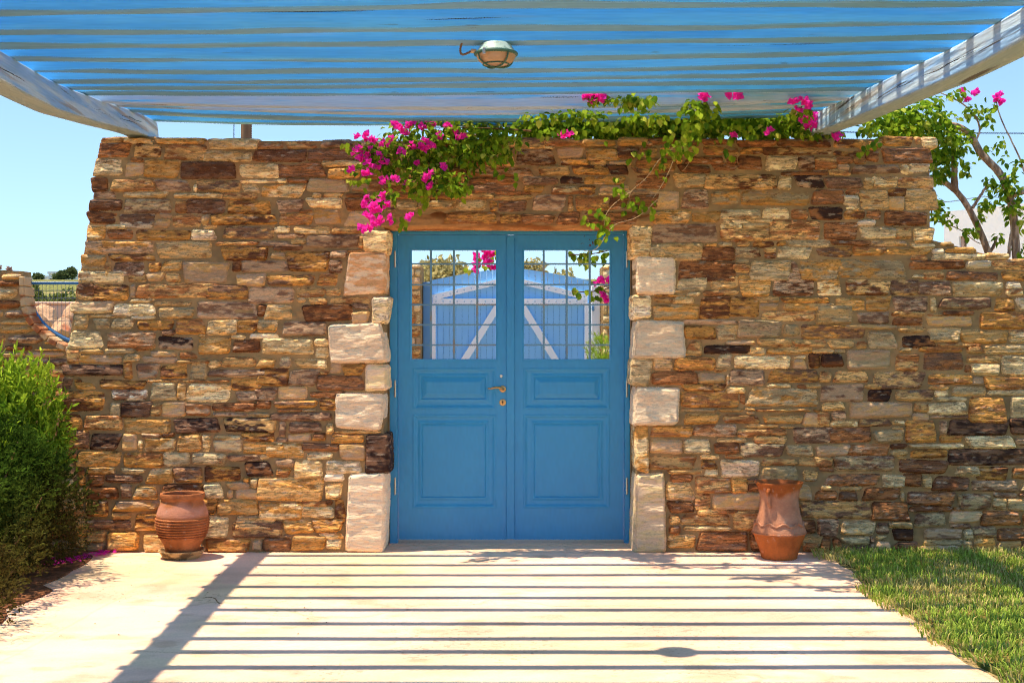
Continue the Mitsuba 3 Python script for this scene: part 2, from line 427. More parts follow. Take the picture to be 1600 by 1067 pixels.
gx = np.unique(np.r_[np.linspace(-900, -60, 20), np.linspace(-60, 60, 61), np.linspace(60, 900, 20)])
gy = np.unique(np.r_[np.linspace(-500, -20, 12), np.linspace(-20, 60, 61), np.linspace(60, 300, 40), np.linspace(300, 1200, 14)])
GX, GY = np.meshgrid(gx, gy, indexing='ij')
gv = np.stack([GX, GY, ground_z(GX, GY) + 0.25 * (meshkit.fbm(np.stack([GX * .08, GY * .08, GX * 0], -1), 3) - 0.5) * np.clip((GY - 10) / 20, 0, 1)], -1).reshape(-1, 3)
ii, jj = np.meshgrid(np.arange(len(gx) - 1), np.arange(len(gy) - 1), indexing='ij')
qa = ii * len(gy) + jj
structure('ground', (gv, np.stack([qa, qa + len(gy), qa + len(gy) + 1, qa + 1], -1).reshape(-1, 4)), 'mat_ground', smooth=True)

def right_edge(y):
    return 1.985 + .165 * np.exp(np.asarray(y) / .8)



def left_edge(y):
    return -2.78 + 0.085 * (-y)


pl = [(left_edge(y) + 0.035 * math.sin(7.1 * y) + 0.02 * math.sin(17 * y + 1), y) for y in np.linspace(-9.5, 0.0, 60)]
pr_ = [(float(right_edge(y)) + 0.02 * math.sin(5 * y) + 0.012 * math.sin(13 * y), y) for y in np.linspace(0.0, -9.5, 60)]
patio_poly = Polygon(pl + [(-2.0, 0.0), (-2.0, 6.5), (2.0, 6.5), (2.0, 0.0)] + pr_)
structure('patio', slab(patio_poly, -0.06, 0.0), 'mat_patio')
bed = Polygon([(-6.5, -9.5)] + [(x + 0.03 + 0.03 * math.sin(11 * y), y) for x, y in pl] + [(-2.70, 0.02), (-6.5, 0.02)])
structure('soil_bed', slab(bed, -0.05, 0.010), 'mat_soil')

# lawn: turf base and grass blades
lawn_edge = [(x + 0.06 + 0.02 * math.sin(9 * y + 2), y) for x, y in pr_]
turf = Polygon([(6.5, 0.05)] + [(2.2, 0.05)] + lawn_edge + [(6.5, -9.5)])
structure('lawn_soil', slab(turf, -0.05, 0.008), 'mat_turf')


def grass():
    r = np.random.default_rng(3)
    n1, n2 = 46000, 20000
    x = np.r_[r.uniform(1.93, 4.3, n1), r.uniform(4.3, 6.4, n2 // 2), r.uniform(1.95, 4.5, n2 // 2)]
    y = np.r_[r.uniform(-4.0, 0.03, n1), r.uniform(-4.5, 0.03, n2 // 2), r.uniform(-8.5, -4.0, n2 // 2)]
    edge = right_edge(y) + 0.02 * np.sin(5 * y) + 0.012 * np.sin(13 * y) - 0.03 + 0.26 * (meshkit.fbm(np.stack([x * 0 + 1, y * 3.2, x * 0], -1), 3, 5) - 0.54)
    keep = x > edge + 0.015 * r.normal(size=len(x))
    x, y, edge = x[keep], y[keep], edge[keep]
    n = len(x)
    tuft = meshkit.fbm(np.stack([x * 4, y * 4, x * 0], -1), 3, 9)
    h = (0.028 + 0.046 * tuft) * r.uniform(0.55, 1.25, n)
    h *= np.where(x - edge < 0.1, 0.75, 1.0)
    a = r.uniform(0, 2 * np.pi, n)
    lean = r.uniform(0.1, 0.8, n)
    dx, dy = np.cos(a) * lean, np.sin(a) * lean
    dx -= np.where(x - edge < 0.06, 0.45, 0.0)
    P = np.stack([x, y, np.full(n, 0.004)], 1)
    w = r.uniform(0.0022, 0.0044, n)
    sx, sy = -np.sin(a), np.cos(a)
    side = np.stack([sx * w, sy * w, 0 * w], 1)
    mid = P + np.stack([dx * h * .35, dy * h * .35, h * .62], 1)
    tip = P + np.stack([dx * h * .95, dy * h * .95, h * (1 - .25 * lean)], 1)
    V = np.stack([P - side, P + side, mid - side * .8, mid + side * .8, tip], 1)
    F = np.array([[0, 1, 3], [0, 3, 2], [2, 3, 4]])[None] + (np.arange(n) * 5)[:, None, None]
    pick = r.random(n)
    dry = meshkit.fbm(np.stack([x * 2.2, y * 2.2, x * 0 + 4], -1), 3, 2) + np.where(x - edge < 0.12, 0.16, 0)
    g = np.array(lin(162, 188, 78)) * r.uniform(.55, 1.25, (n, 1))
    yl = np.array(lin(216, 202, 128)) * r.uniform(.6, 1.1, (n, 1))
    c = np.where((pick < np.clip((dry - 0.43) * 2.4, .08, .75))[:, None], yl, g)
    return V.reshape(-1, 3), F.reshape(-1, 3), np.repeat(c, 5, 0)


put_col('grass', grass(), 'mat_needle', kind='stuff', label='short sunlit green lawn grass with dry straw tips at its edge')
labels['grass']['category'] = 'grass'

# ------------------------------------------------------------------ the stone wall
K = 1596 / 320.0
TILES = [
 (90, 212, "34 2 53 6 t|52 2 75 6 oc|76 2 116 6 co|116 3 156 11 tc|33 6 59 17 rb|61 7 82 17 bt|83 7 116 19 tr|113 12 152 20 tc|152 12 165 21 b|29 18 52 31 gc|55 18 68 21 or|53 21 67 32 mt|68 19 95 33 ot|95 20 140 34 pb|141 22 172 34 ct|27 32 40 44 rb|41 34 75 44 tr|75 34 105 44 mp|106 39 109 44 c|109 35 143 44 tp|145 35 171 37 c|144 38 158 45 g|27 44 45 49 p|49 44 87 48 c|90 45 128 49 tc|129 45 155 49 t|25 50 49 58 bp|51 50 90 60 gp|92 51 100 59 t|101 49 130 61 pb|131 50 168 61 ob|23 59 44 69 br|47 61 76 72 pw|79 60 89 64 m|76 65 88 72 m|89 61 112 72 rt|113 62 118 69 m|119 61 170 70 ob|23 70 36 80 oc|37 70 49 73 c|39 74 58 81 rb|60 73 102 82 o|103 73 125 82 ck|114 69 125 73 t|130 71 168 81 pt|20 82 76 92 om|78 83 122 96 tg|124 83 155 85 t|125 86 165 97 bo|18 93 36 105 og|39 93 74 97 bo|38 98 41 107 t|42 98 67 107 pw|70 98 80 106 o|80 97 98 106 to|100 98 135 115 mt|136 98 142 105 b|144 97 180 106 mp"),
 (90, 426, "16 0 50 7 cm|55 0 69 7 rt|69 0 85 7 mt|85 0 97 7 t|137 0 162 10 mt|15 11 28 21 bt|29 10 56 21 bo|57 12 61 20 m|62 9 123 20 rt|121 9 148 20 op|11 23 42 32 mc|43 24 76 33 cw|60 21 75 23 c|76 23 104 26 t|78 27 106 36 gt|108 22 156 36 mp|12 33 24 43 tg|25 33 54 35 c|26 37 41 44 gc|42 36 59 44 gc|58 34 76 36 cw|61 37 90 45 o|91 36 115 48 ro|117 38 139 48 g|140 38 153 47 ob|9 45 33 59 gc|38 46 77 57 rm|60 55 77 61 t|78 50 105 60 dm|81 45 91 49 p|109 48 115 50 c|109 50 134 63 ot|136 49 146 52 c|149 48 172 51 w|137 52 158 63 br|7 60 17 68 t|18 60 33 63 t|36 59 60 63 g|16 64 50 71 mo|52 64 63 69 g|66 66 92 70 mp|97 62 107 67 t|77 62 92 65 m|3 72 50 81 dp|51 70 58 82 ro|60 71 79 82 mp|80 72 102 83 ob|104 70 117 80 g|118 69 127 74 c|128 66 154 74 t|118 75 160 81 p|94 68 118 71 t|3 82 12 91 pg|13 83 19 85 o|13 85 29 91 ot|32 84 68 90 bo|70 84 134 85 t|74 86 93 99 gc|94 87 98 100 oc|101 86 134 99 ct|137 83 156 91 ob|137 92 158 100 pm|0 93 37 107 bo|44 92 71 99 pw|40 102 50 115 g|50 100 73 113 pd|83 101 100 112 m|100 101 120 112 mr|120 101 156 108 br|73 102 82 112 t"),
 (90, 648, "0 0 18 11 bo|20 0 50 12 tr|52 3 87 15 ot|90 3 126 14 pd|130 2 172 14 dt|50 0 70 2 t|86 0 127 2 o|0 12 23 26 po|25 14 50 27 pd|50 14 63 28 mt|63 19 66 29 c|67 18 94 29 oc|65 15 80 18 p|80 14 92 17 r|95 16 112 29 ot|113 18 118 28 c|120 19 143 29 mc|122 16 144 19 c|144 14 170 21 o|144 22 174 29 ot|15 28 50 40 ot|51 30 83 40 or|84 31 103 40 gc|104 30 130 39 gc|132 31 157 36 p|157 31 165 34 c|22 40 47 46 oc|48 42 68 46 cg|70 42 90 53 oc|91 42 111 52 po|114 40 140 52 bo|144 36 168 48 dr|25 49 33 54 r|37 46 65 53 pb|21 56 48 66 br|49 56 57 64 p|59 55 79 63 oc|80 55 108 61 bo|114 54 131 65 cg|135 53 150 57 m|151 49 155 56 c|139 58 157 65 m|133 59 137 65 m|20 68 38 79 bo|42 66 78 75 mo|114 67 123 77 o|125 65 157 77 ot|43 77 59 81 t|23 81 58 90 pm|60 79 78 89 bo|14 80 21 85 m|117 80 133 92 cg|138 78 165 86 gt|142 84 174 95 pt|23 91 37 100 t|38 91 65 106 ot|67 93 85 107 tc|115 96 150 107 ro|23 100 36 107 m"),
 (400, 212, "1 4 23 11 rt|23 4 49 10 t|50 4 76 10 mp|0 11 39 21 pb|41 10 76 20 pr|76 11 110 21 t|15 21 54 33 pr|50 20 84 24 tc|56 25 82 33 ot|82 22 112 34 t|16 34 24 37 c|28 35 38 37 b|5 38 39 48 oc|42 35 72 44 mg|74 36 97 44 mr|98 36 112 45 t|44 45 51 49 c|52 45 68 47 t|69 45 84 48 r|84 46 100 50 t|14 50 39 60 pm|39 49 68 57 c|70 49 86 58 rb|86 50 100 58 p|17 61 45 70 or|46 59 68 70 mo|69 60 88 70 m|38 58 45 60 t|14 71 27 76 c|30 71 57 76 c|59 71 83 76 t|16 77 39 80 p|8 77 15 81 g|40 77 80 88 mp|80 77 83 88 t|3 82 27 86 p|28 81 38 84 c|14 85 37 90 pb|72 89 82 91 t|11 90 23 96 m|24 91 57 106 ob|58 90 72 96 p|58 97 68 107 bm|83 73 105 91 CT|68 92 103 124 QK|112 46 124 49 tr|125 46 160 49 or|110 50 126 58 gt|126 50 155 58 tg|122 38 156 43 rd"),
 (400, 426, "0 1 8 9 m|8 1 45 10 po|47 0 66 11 ro|-5 11 30 24 mp|32 11 54 19 rt|54 12 68 18 tr|32 19 39 23 m|40 20 56 24 t|58 19 90 24 t|7 25 28 37 tg|2 25 7 34 b|33 25 74 38 br|75 24 90 29 p|74 30 90 39 mt|-2 25 2 35 t|-2 37 18 47 go|20 39 56 50 mp|4 51 45 64 tc|46 51 55 56 c|46 58 57 66 c|0 67 17 74 ot|18 67 28 74 cm|29 67 57 74 c|58 70 66 78 m|67 71 84 80 ob|0 75 24 88 ob|24 75 50 88 pm|50 76 57 79 t|47 80 84 92 pr|0 90 16 100 p|17 89 40 99 mt|42 92 68 98 rb|52 99 66 105 o|0 99 13 106 b|13 100 48 105 op|90 20 104 41 CW|57 39 103 70 KW|86 71 104 92 KC|65 94 101 120 KW"),
 (400, 648, "4 0 17 4 p|14 0 58 4 pm|0 6 5 15 m|6 8 22 16 ot|24 5 54 14 pm|55 6 60 15 tg|0 15 20 20 o|25 15 44 20 m|44 14 56 21 o|59 15 84 22 or|0 22 11 30 o|10 23 36 34 oc|37 22 64 29 rp|38 29 60 35 cg|66 24 83 35 mt|0 30 10 35 m|-5 36 14 48 dr|16 35 28 40 pm|18 41 27 48 ro|29 36 53 49 ct|55 36 85 45 gw|54 45 70 51 wm|2 49 53 67 to|53 53 67 65 ct|6 68 35 81 oc|37 71 60 80 ct|61 68 68 78 o|34 67 54 71 t|0 66 4 77 o|0 83 21 95 pc|22 83 44 92 ot|45 81 68 91 ob|50 92 68 96 co|30 94 54 105 ot|55 96 67 104 c|5 96 27 106 rp|85 16 103 45 DP|70 46 100 106 KW"),
 (700, 212, "42 2 73 10 tp|75 2 103 8 t|75 8 84 10 c|104 3 131 8 to|131 2 155 8 ot|155 3 160 9 r|28 11 52 24 tr|53 11 84 24 bm|86 9 106 18 mt|107 9 133 19 to|133 8 150 18 bp|150 9 162 18 t|86 19 110 23 o|110 19 125 23 t|124 20 142 23 m|14 25 20 31 t|20 24 66 32 rm|68 24 94 31 t|96 23 124 31 bo|124 22 141 31 db|143 23 160 30 pt|0 25 14 38 t|15 32 56 44 pr|57 33 88 38 p|89 32 106 38 d|107 31 140 38 ot|58 39 78 44 o|80 40 103 46 cr|103 39 116 47 o|119 39 141 43 m|118 43 142 46 cp|0 45 33 49 t|36 44 65 47 r|36 47 65 50 t|6 50 32 59 tc|34 51 38 58 o|39 51 62 60 rp|63 46 93 59 mp|94 47 97 58 t|98 47 126 58 ro|126 47 141 58 br|142 46 165 57 r|0 60 38 69 ro|42 62 54 69 o|60 61 80 68 r|86 60 103 68 br|107 60 142 67 rb"),
 (980, 212, "0 3 19 6 o|20 2 36 7 r|60 3 84 7 br|85 3 117 9 r|118 3 160 9 br|30 8 55 15 to|57 8 76 15 ro|76 8 88 15 t|88 10 105 14 o|105 10 160 15 bt|14 12 28 18 t|10 20 35 28 or|44 17 76 22 b|44 23 65 28 rb|66 22 86 27 r|86 16 106 27 br|107 17 133 27 gc|134 17 145 26 bm|146 17 160 26 rt|36 30 60 41 gt|60 30 116 41 tb|117 31 128 42 c|130 31 153 41 dm|120 28 156 31 r|4 30 33 42 br|20 44 42 57 mt|43 44 62 57 pm|64 43 88 54 og|88 42 143 55 og|144 42 168 54 rp|22 59 48 67 og|51 59 73 68 ot|73 57 105 65 cg|106 57 126 65 c|126 57 140 65 rt|141 57 165 65 dr|75 66 80 68 c|82 66 113 68 ct|71 69 89 73 c|91 69 107 72 ct|23 70 69 83 mp|72 73 111 82 rt|111 66 151 81 rt|153 67 179 81 rb|86 83 96 86 t|97 83 116 87 o|116 83 124 86 o|126 83 155 86 cg|20 85 57 96 gt|56 87 84 97 rb|84 87 105 96 bg|107 87 116 91 c|107 91 117 96 r|119 87 141 96 gc|40 98 83 114 br|83 100 96 107 t|96 97 127 114 gt|128 98 133 107 p|133 97 166 113 og|4 70 18 94 CT|5 95 39 122 KW"),
 (980, 426, "38 4 62 15 gc|64 6 86 13 tg|70 3 85 6 b|88 5 113 18 to|115 4 145 18 bm|149 3 167 17 oc|20 17 47 19 o|47 15 57 18 c|60 14 82 18 t|20 19 35 23 t|36 19 53 24 c|22 25 54 36 og|58 19 79 33 bo|80 19 102 35 ob|101 20 119 23 t|102 24 120 29 m|121 24 160 30 to|103 30 145 38 t|120 19 158 24 o|146 29 175 39 gt|44 37 86 40 mp|44 42 70 52 o|72 41 86 51 gt|87 37 122 51 gm|122 40 134 50 g|135 41 180 52 po|75 53 101 56 m|103 52 127 57 t|128 53 155 57 t|45 56 56 64 t|59 56 95 63 db|97 59 108 63 g|109 58 143 64 ot|144 59 160 63 t|20 66 37 76 tm|37 65 67 77 or|69 66 82 74 cm|84 65 127 74 ct|128 67 142 75 m|131 65 140 67 c|142 63 150 74 bo|21 77 56 88 rb|60 79 76 86 m|77 79 79 88 m|81 76 108 88 pm|110 75 149 86 op|70 75 78 77 t|110 87 128 88 c|131 87 150 90 t|43 87 77 92 o|79 90 91 93 c|43 92 88 105 ro|92 90 149 105 go|88 94 92 102 b|92 105 100 107 t|4 17 17 36 CW|5 37 44 66 WK|4 66 19 88 CG|5 89 41 118 WK"),
 (980, 648, "43 0 70 7 ot|73 0 102 7 t|103 0 136 7 to|137 0 151 8 mt|18 8 51 18 or|53 8 86 17 rm|87 10 125 17 rt|120 9 130 10 c|130 10 160 23 pm|90 7 118 10 t|18 19 41 30 mt|43 18 67 30 gc|69 18 95 21 c|97 17 125 22 t|69 21 89 30 r|90 22 122 33 pc|125 24 144 32 g|146 23 175 32 m|20 31 56 41 rt|57 31 73 34 c|57 35 70 42 o|73 35 103 48 ck|104 34 132 39 t|104 40 130 52 gt|134 33 153 39 t|74 31 90 34 t|32 43 58 46 t|62 43 72 47 c|32 47 50 52 r|32 53 50 66 tm|53 48 80 61 rt|81 50 93 60 ot|94 53 103 60 r|53 62 64 74 t|65 61 103 74 mt|32 68 51 75 br|55 74 78 78 t|78 74 86 77 t|32 78 42 85 t|42 77 80 86 rt|82 76 102 90 rt|42 87 78 90 c|32 86 41 92 r|31 93 54 104 ot|57 91 95 104 pr|96 92 104 104 b|137 43 149 52 bt|138 68 187 80 tp|134 57 143 64 m|137 82 144 92 b|138 93 150 100 g|137 98 149 107 ro|6 8 17 44 OC|6 45 31 106 KC"),
 (1280, 212, "-4 3 9 11 rt|11 3 33 9 o|33 4 49 11 o|49 1 75 8 ob|75 1 79 8 t|80 1 89 9 c|0 12 11 16 o|11 12 35 16 o|36 11 48 20 r|49 10 88 21 rp|0 17 23 26 br|27 17 36 23 t|25 23 63 30 mp|64 23 69 30 c|69 22 88 30 cm|8 28 24 30 t|0 29 7 39 rp|5 32 31 40 pm|34 33 43 41 tc|43 32 62 41 tc|62 32 88 41 rt|19 42 31 46 r|19 47 31 55 cw|34 42 53 57 tg|55 42 67 46 o|57 49 67 58 m|68 43 87 56 tg|19 59 36 66 o|39 59 48 65 r|50 59 86 71 br|30 66 46 70 WK|31 71 59 81 gc|60 72 72 81 t|73 72 87 83 tc|40 82 69 86 tm|70 84 92 87 c|0 87 26 95 po|28 86 51 94 or|52 87 88 93 ot|88 88 98 92 w|98 87 123 91 ot|88 92 130 97 gc|130 92 148 96 ct|16 97 68 111 go|69 94 86 97 rt|70 97 115 104 rb|115 97 133 104 w|135 97 165 104 tr"),
 (1280, 426, "18 3 40 5 b|45 2 64 4 r|72 2 82 4 c|82 0 98 5 tr|100 0 139 6 rp|140 0 165 6 o|20 7 54 16 tb|56 6 74 16 pt|77 7 103 18 pm|106 8 144 18 ct|145 7 158 12 gw|145 12 158 18 rc|0 22 9 29 t|11 20 38 30 ot|38 18 56 30 og|57 18 86 30 pm|87 22 90 29 c|93 20 134 29 pg|135 20 152 29 o|153 22 165 30 wg|0 32 27 40 tr|29 32 55 40 mp|58 31 80 34 t|57 35 82 41 b|83 32 96 34 t|83 34 120 42 mt|98 30 122 33 r|124 31 158 43 ro|0 41 17 52 mp|19 41 60 44 m|60 43 83 47 t|20 45 36 52 gt|37 46 60 60 gm|64 49 90 58 dr|89 45 107 54 gt|110 45 148 55 ot|152 45 165 55 gt|94 55 127 58 rt|7 53 29 59 t|29 53 38 59 t|75 58 112 62 or|114 58 127 63 t|129 56 160 64 gt|0 63 19 74 db|24 62 57 74 mg|58 65 78 76 tr|80 65 112 75 pr|114 65 142 70 tr|119 71 142 80 c|144 66 165 80 gc|0 77 10 86 t|12 78 41 86 tr|42 78 82 90 pt|84 79 118 87 or|118 82 128 87 m|129 82 165 91 ro|0 87 35 100 mp|36 87 44 90 t|38 91 57 101 d|60 91 90 100 tp|90 91 101 97 gc|101 89 130 96 g|84 88 102 91 t|91 97 115 100 cg|132 92 160 95 gc|5 102 21 105 tc|23 101 72 113 mt|74 101 86 108 t|86 101 115 110 cg|117 97 146 115 or|149 97 165 112 cg"),
 (1280, 648, "0 0 7 8 t|10 0 22 4 p|12 5 28 8 tc|30 5 55 9 pt|56 5 66 8 tc|66 5 92 21 or|100 3 148 16 dp|149 4 165 16 pd|10 10 41 22 rp|42 12 66 22 gt|92 16 112 22 or|114 17 153 26 gc|153 18 165 24 p|20 24 54 31 rm|55 28 69 31 tc|70 27 99 32 bo|56 23 67 26 b|70 23 113 26 gc|101 27 165 40 dp|0 34 11 40 t|13 32 60 44 gp|63 35 101 46 bp|104 40 125 47 gc|122 41 147 51 bo|150 41 165 50 rt|0 41 12 44 rp|4 46 47 55 pr|48 46 66 56 gc|66 46 79 56 r|80 48 87 55 g|88 48 118 60 bp|118 51 153 60 pm|0 55 10 58 g|15 56 31 59 g|0 59 14 67 r|15 60 32 67 pr|33 57 61 66 rb|63 59 66 68 g|68 61 107 70 pr|108 62 111 71 g|111 62 135 74 gp|135 61 155 64 p|137 66 145 74 g|146 64 165 75 g|41 68 71 83 rb|70 71 103 75 b|73 76 99 87 gp|99 75 126 84 mg|127 75 157 86 pr|0 83 15 95 p|16 82 43 94 g|45 84 54 93 p|54 83 73 88 g|57 88 75 98 db|80 88 112 97 mp|120 86 138 95 pg|138 88 165 97 rp|102 85 118 88 p|0 96 10 107 r|20 95 35 99 cg|43 94 53 97 g|80 97 110 101 g|113 92 119 95 g"),
]
WALL_PX = Polygon([(161, 216.5), (300, 218), (760, 216), (1100, 215.5), (1456, 214), (1456, 372), (1500, 383), (1560, 400), (1610, 414), (1700, 436), (1950, 476), (1950, 862), (70, 862), (88, 740), (95, 640), (106, 540), (119, 450), (133, 370), (149, 270)])
DOOR_PX = sbox(603, 357, 990, 870)


def parse_stones():
    out = []
    for x0, y0, text in TILES:
        for tok in text.split('|'):
            a, b, c, d, code = tok.split()
            q = [x0 + float(a) * 10 / K, y0 + float(b) * 10 / K, x0 + float(c) * 10 / K, y0 + float(d) * 10 / K]
            out.append((q, code))
    return out


ST = parse_stones()
# drop doubles from overlapping tiles, pull neighbours that touch apart, then fill what is left with random courses
GRID = 2.0
gw, gh = int(1960 / GRID), int(880 / GRID)
occ = np.zeros((gh, gw), bool)
yy, xx = np.mgrid[0:gh, 0:gw]
inside = shapely.contains_xy(WALL_PX.buffer(-1).difference(DOOR_PX.buffer(2)), (xx + .5) * GRID, (yy + .5) * GRID)
stones = []
for q, code in ST:
    if q[0] > 1601:
        continue
    i0, i1, j0, j1 = int(q[1] / GRID) + 1, int(q[3] / GRID), int(q[0] / GRID) + 1, int(q[2] / GRID)
    sub = occ[i0:i1, j0:j1]
    if sub.size and sub.mean() > 0.4:
        continue
    occ[int(q[1] / GRID):int(q[3] / GRID) + 1, int(q[0] / GRID):int(q[2] / GRID) + 1] = True
    stones.append((q, code))


def grow(items, most, gap):
    """let every stone reach towards its neighbours until only a joint is left"""
    R = np.array([q for q, _ in items])
    R0 = R.copy()
    for step in range(int(most / .5)):
        for side, dlt in ((0, -.5), (2, .5), (1, -.5), (3, .5)):
            for i in range(len(R)):
                t = R[i].copy()
                t[side] += dlt
                if abs(t[side] - R0[i][side]) > most * (1.0 if side in (0, 2) else .8):
                    continue
                hit = (R[:, 0] < t[2] + gap) & (R[:, 2] > t[0] - gap) & (R[:, 1] < t[3] + gap) & (R[:, 3] > t[1] - gap)
                hit[i] = False
                hit &= ~((R[:, 0] < R[i][2]) & (R[:, 2] > R[i][0]) & (R[:, 1] < R[i][3]) & (R[:, 3] > R[i][1]))
                if hit.any() or (side == 1 and R0[i][1] < 224) or (t[2] > 603 and t[0] < 990 and t[3] > 352) or (R0[i][0] < 175 and side == 0) or t[3] > 860:
                    continue
                R[i] = t
    return [(R[i].tolist(), items[i][1]) for i in range(len(items))]


stones = grow(stones, 5.5, 1.3)
for q, _ in stones:
    occ[int(q[1] / GRID):int(q[3] / GRID) + 1, int(q[0] / GRID):int(q[2] / GRID) + 1] = True
occ[int(331 / GRID):int(358 / GRID), int(590 / GRID):int(1024 / GRID)] = True   # the lintel
blocked = occ | ~inside
rf = np.random.default_rng(11)
fill_codes = ['t', 'tr', 'ot', 'g', 'gt', 'pm', 'rb', 'm', 'mp', 'c', 'or', 'br', 'pr', 'mt']
for i in range(int(214 / GRID), gh - 3, 1):
    j = 0
    while j < gw - 4:
        if blocked[i, j]:
            j += 1
            continue
        run = 0
        lim = int(rf.integers(20, 58))
        while j + run < gw and run < lim and not blocked[i, j + run]:
            run += 1
        hh, lim2 = 1, int(rf.choice([5, 8, 10, 12, 14]))
        while hh < lim2 and i + hh < gh and not blocked[i + hh, j:j + run].any():
            hh += 1
        if run >= 5 and hh >= 4 or (run >= 6 and hh >= 3):
            x0, y0 = j * GRID + 1.2, i * GRID + 1.2
            stones.append(([x0, y0, (j + run) * GRID - 1.2, (i + hh) * GRID - 1.2], str(rf.choice(fill_codes))))
            blocked[i:i + hh, j:j + run] = True
        j += max(run, 1)


stones = grow(stones, 3.0, 1.3)


def wall_y(z):
    return -BATTER * np.clip(1 - np.asarray(z) / 2.76, 0, 1.02) ** 2


def stone_mesh(q, code, r, i, quoin=False, fine=True, deep=False):
    x0, z1, x1, z0 = (q[0] - 800) / S, H + (533.5 - q[1]) / S, (q[2] - 800) / S, H + (533.5 - q[3]) / S
    uf = 1 + wall_y((z0 + z1) / 2) / D          # this course stands a little nearer
    x0, x1, z0, z1 = x0 * uf, x1 * uf, H + (z0 - H) * uf, H + (z1 - H) * uf
    w, h = x1 - x0, z1 - z0
    g = 0.0026
    x0 -= g; x1 += g; z0 -= g; z1 += g
    w, h = x1 - x0, z1 - z0
    step = 0.012 if not quoin else 0.014
    nx, nz = int(np.clip(round(w / step), 4, 44)), int(np.clip(round(h / step), 3, 30))
    ed = lambda n: np.r_[-1, -0.97 + 0 * np.array([0]), np.linspace(-1, 1, n + 1)[1:-1], 0.97, 1] if n < 5 else np.linspace(-1, 1, n + 1)
    s, t = np.meshgrid(ed(nx), ed(nz), indexing='ij')
    # corners knocked off, edges uneven
    kx, kz = min(0.25, 0.006 / (w / 2) * r.uniform(.3, 2.0)), min(0.3, 0.005 / (h / 2) * r.uniform(.3, 2.0))
    s2 = s * (1 - kx * np.abs(t) ** 7)
    t2 = t * (1 - kz * np.abs(s) ** 11)
    cj = r.uniform(-1, 1, (2, 2, 2)) * np.array([min(.019, .14 * w), min(.009 if not quoin else .016, .13 * h)])
    if w > .12:
        for m_ in (0, 1):                      # some ends broken off at a slant
            if r.random() < .42:
                cj[m_, int(r.integers(2)), 0] += (1 if m_ == 0 else -1) * r.uniform(.15, .45) * min(h, .07)
    a, b = (s2 + 1) / 2, (t2 + 1) / 2
    wgt = [((1 - a) * (1 - b), 0, 0), (a * (1 - b), 1, 0), ((1 - a) * b, 0, 1), (a * b, 1, 1)]
    X = x0 + a * w + sum(g_ * cj[m, n, 0] for g_, m, n in wgt)
    Z = z0 + b * h + sum(g_ * cj[m, n, 1] for g_, m, n in wgt)
    edge_n = meshkit.fbm(np.stack([X * 24, Z * 24, X * 0 + i], -1), 2) - 0.5
    X = X + np.where(np.abs(s) > .9, edge_n * 0.010, 0)
    Z = Z + np.where(np.abs(t) > .9, edge_n * 0.008, 0)
    e = np.minimum((1 - np.abs(s)) * w / 2, (1 - np.abs(t)) * h / 2)
    prot = r.uniform(.012, .024) + (0.012 if quoin else 0) + .00045 * min(30, max(0, (q[1] - 430) / 14))
    fall = np.clip(e / r.uniform(.001, .005), 0, 1)
    fall = np.sqrt(1 - (1 - fall) ** 2)
    P = np.stack([X * 5.5 + i * 3.1, X * 0 + i * .7, Z * 15], -1)
    rough = (meshkit.fbm(P, 3) - 0.5) * r.uniform(.014, .030) * (1 + .5 * np.clip((q[1] - 400) / 300, 0, 1)) + (meshkit.fbm(P * 3.3, 2, 4) - 0.5) * 0.010
    # a broken step across some faces: strata come away in sheets
    lay = meshkit.noise(np.stack([X * 4 + i, X * 0, Z * 22 + i], -1), 3)
    rough += (np.round(lay * 3) / 3 - 0.5) * r.uniform(0, .010)
    if quoin:
        rough *= .7
    tilt = r.uniform(-.006, .006) * s + r.uniform(-.006, .005) * t
    y = -(prot * fall + (rough + tilt) * fall) + 0.004
    y = np.minimum(y, 0.012)
    back = 0.46 if deep else (0.20 if quoin else 0.035)
    V = np.stack([X, y + wall_y(Z), Z], -1)
    n0, n1 = V.shape[:2]
    idx = np.arange(n0 * n1).reshape(n0, n1)
    F = np.stack([idx[:-1, :-1], idx[1:, :-1], idx[1:, 1:], idx[:-1, 1:]], -1).reshape(-1, 4)
    ring = np.r_[idx[:, 0], idx[-1, 1:], idx[-2::-1, -1], idx[0, -2:0:-1]]
    rv = V.reshape(-1, 3)[ring].copy()
    rf_ = rv.copy()
    rv[:, 1] = back
    o = n0 * n1
    k = len(ring)
    m = np.arange(k)
    F = np.vstack([F, np.stack([o + m, o + k + m, o + k + (m + 1) % k, o + (m + 1) % k], -1)])
    V = np.vstack([V.reshape(-1, 3), rf_, rv])
    c1 = code[0].lower()
    c2 = (code[1].lower() if len(code) > 1 else SECOND[c1])
    u0 = 16 * LET.index(c1) + LET.index(c2)
    v0 = int(r.integers(0, 400))
    ly = np.clip((V[:, 1] + .1) / .6, 0, 1)
    uv = np.stack([u0 + .1 + .6 * np.clip((V[:, 0] - x0) / w, -.1, 1.1) + .1 * ly, v0 + .1 + .6 * np.clip((V[:, 2] - z0) / h, -.1, 1.1) + .1 * ly], 1)
    F = np.vstack([F[:, [0, 1, 2]], F[:, [0, 2, 3]]])
    return V, F, uv


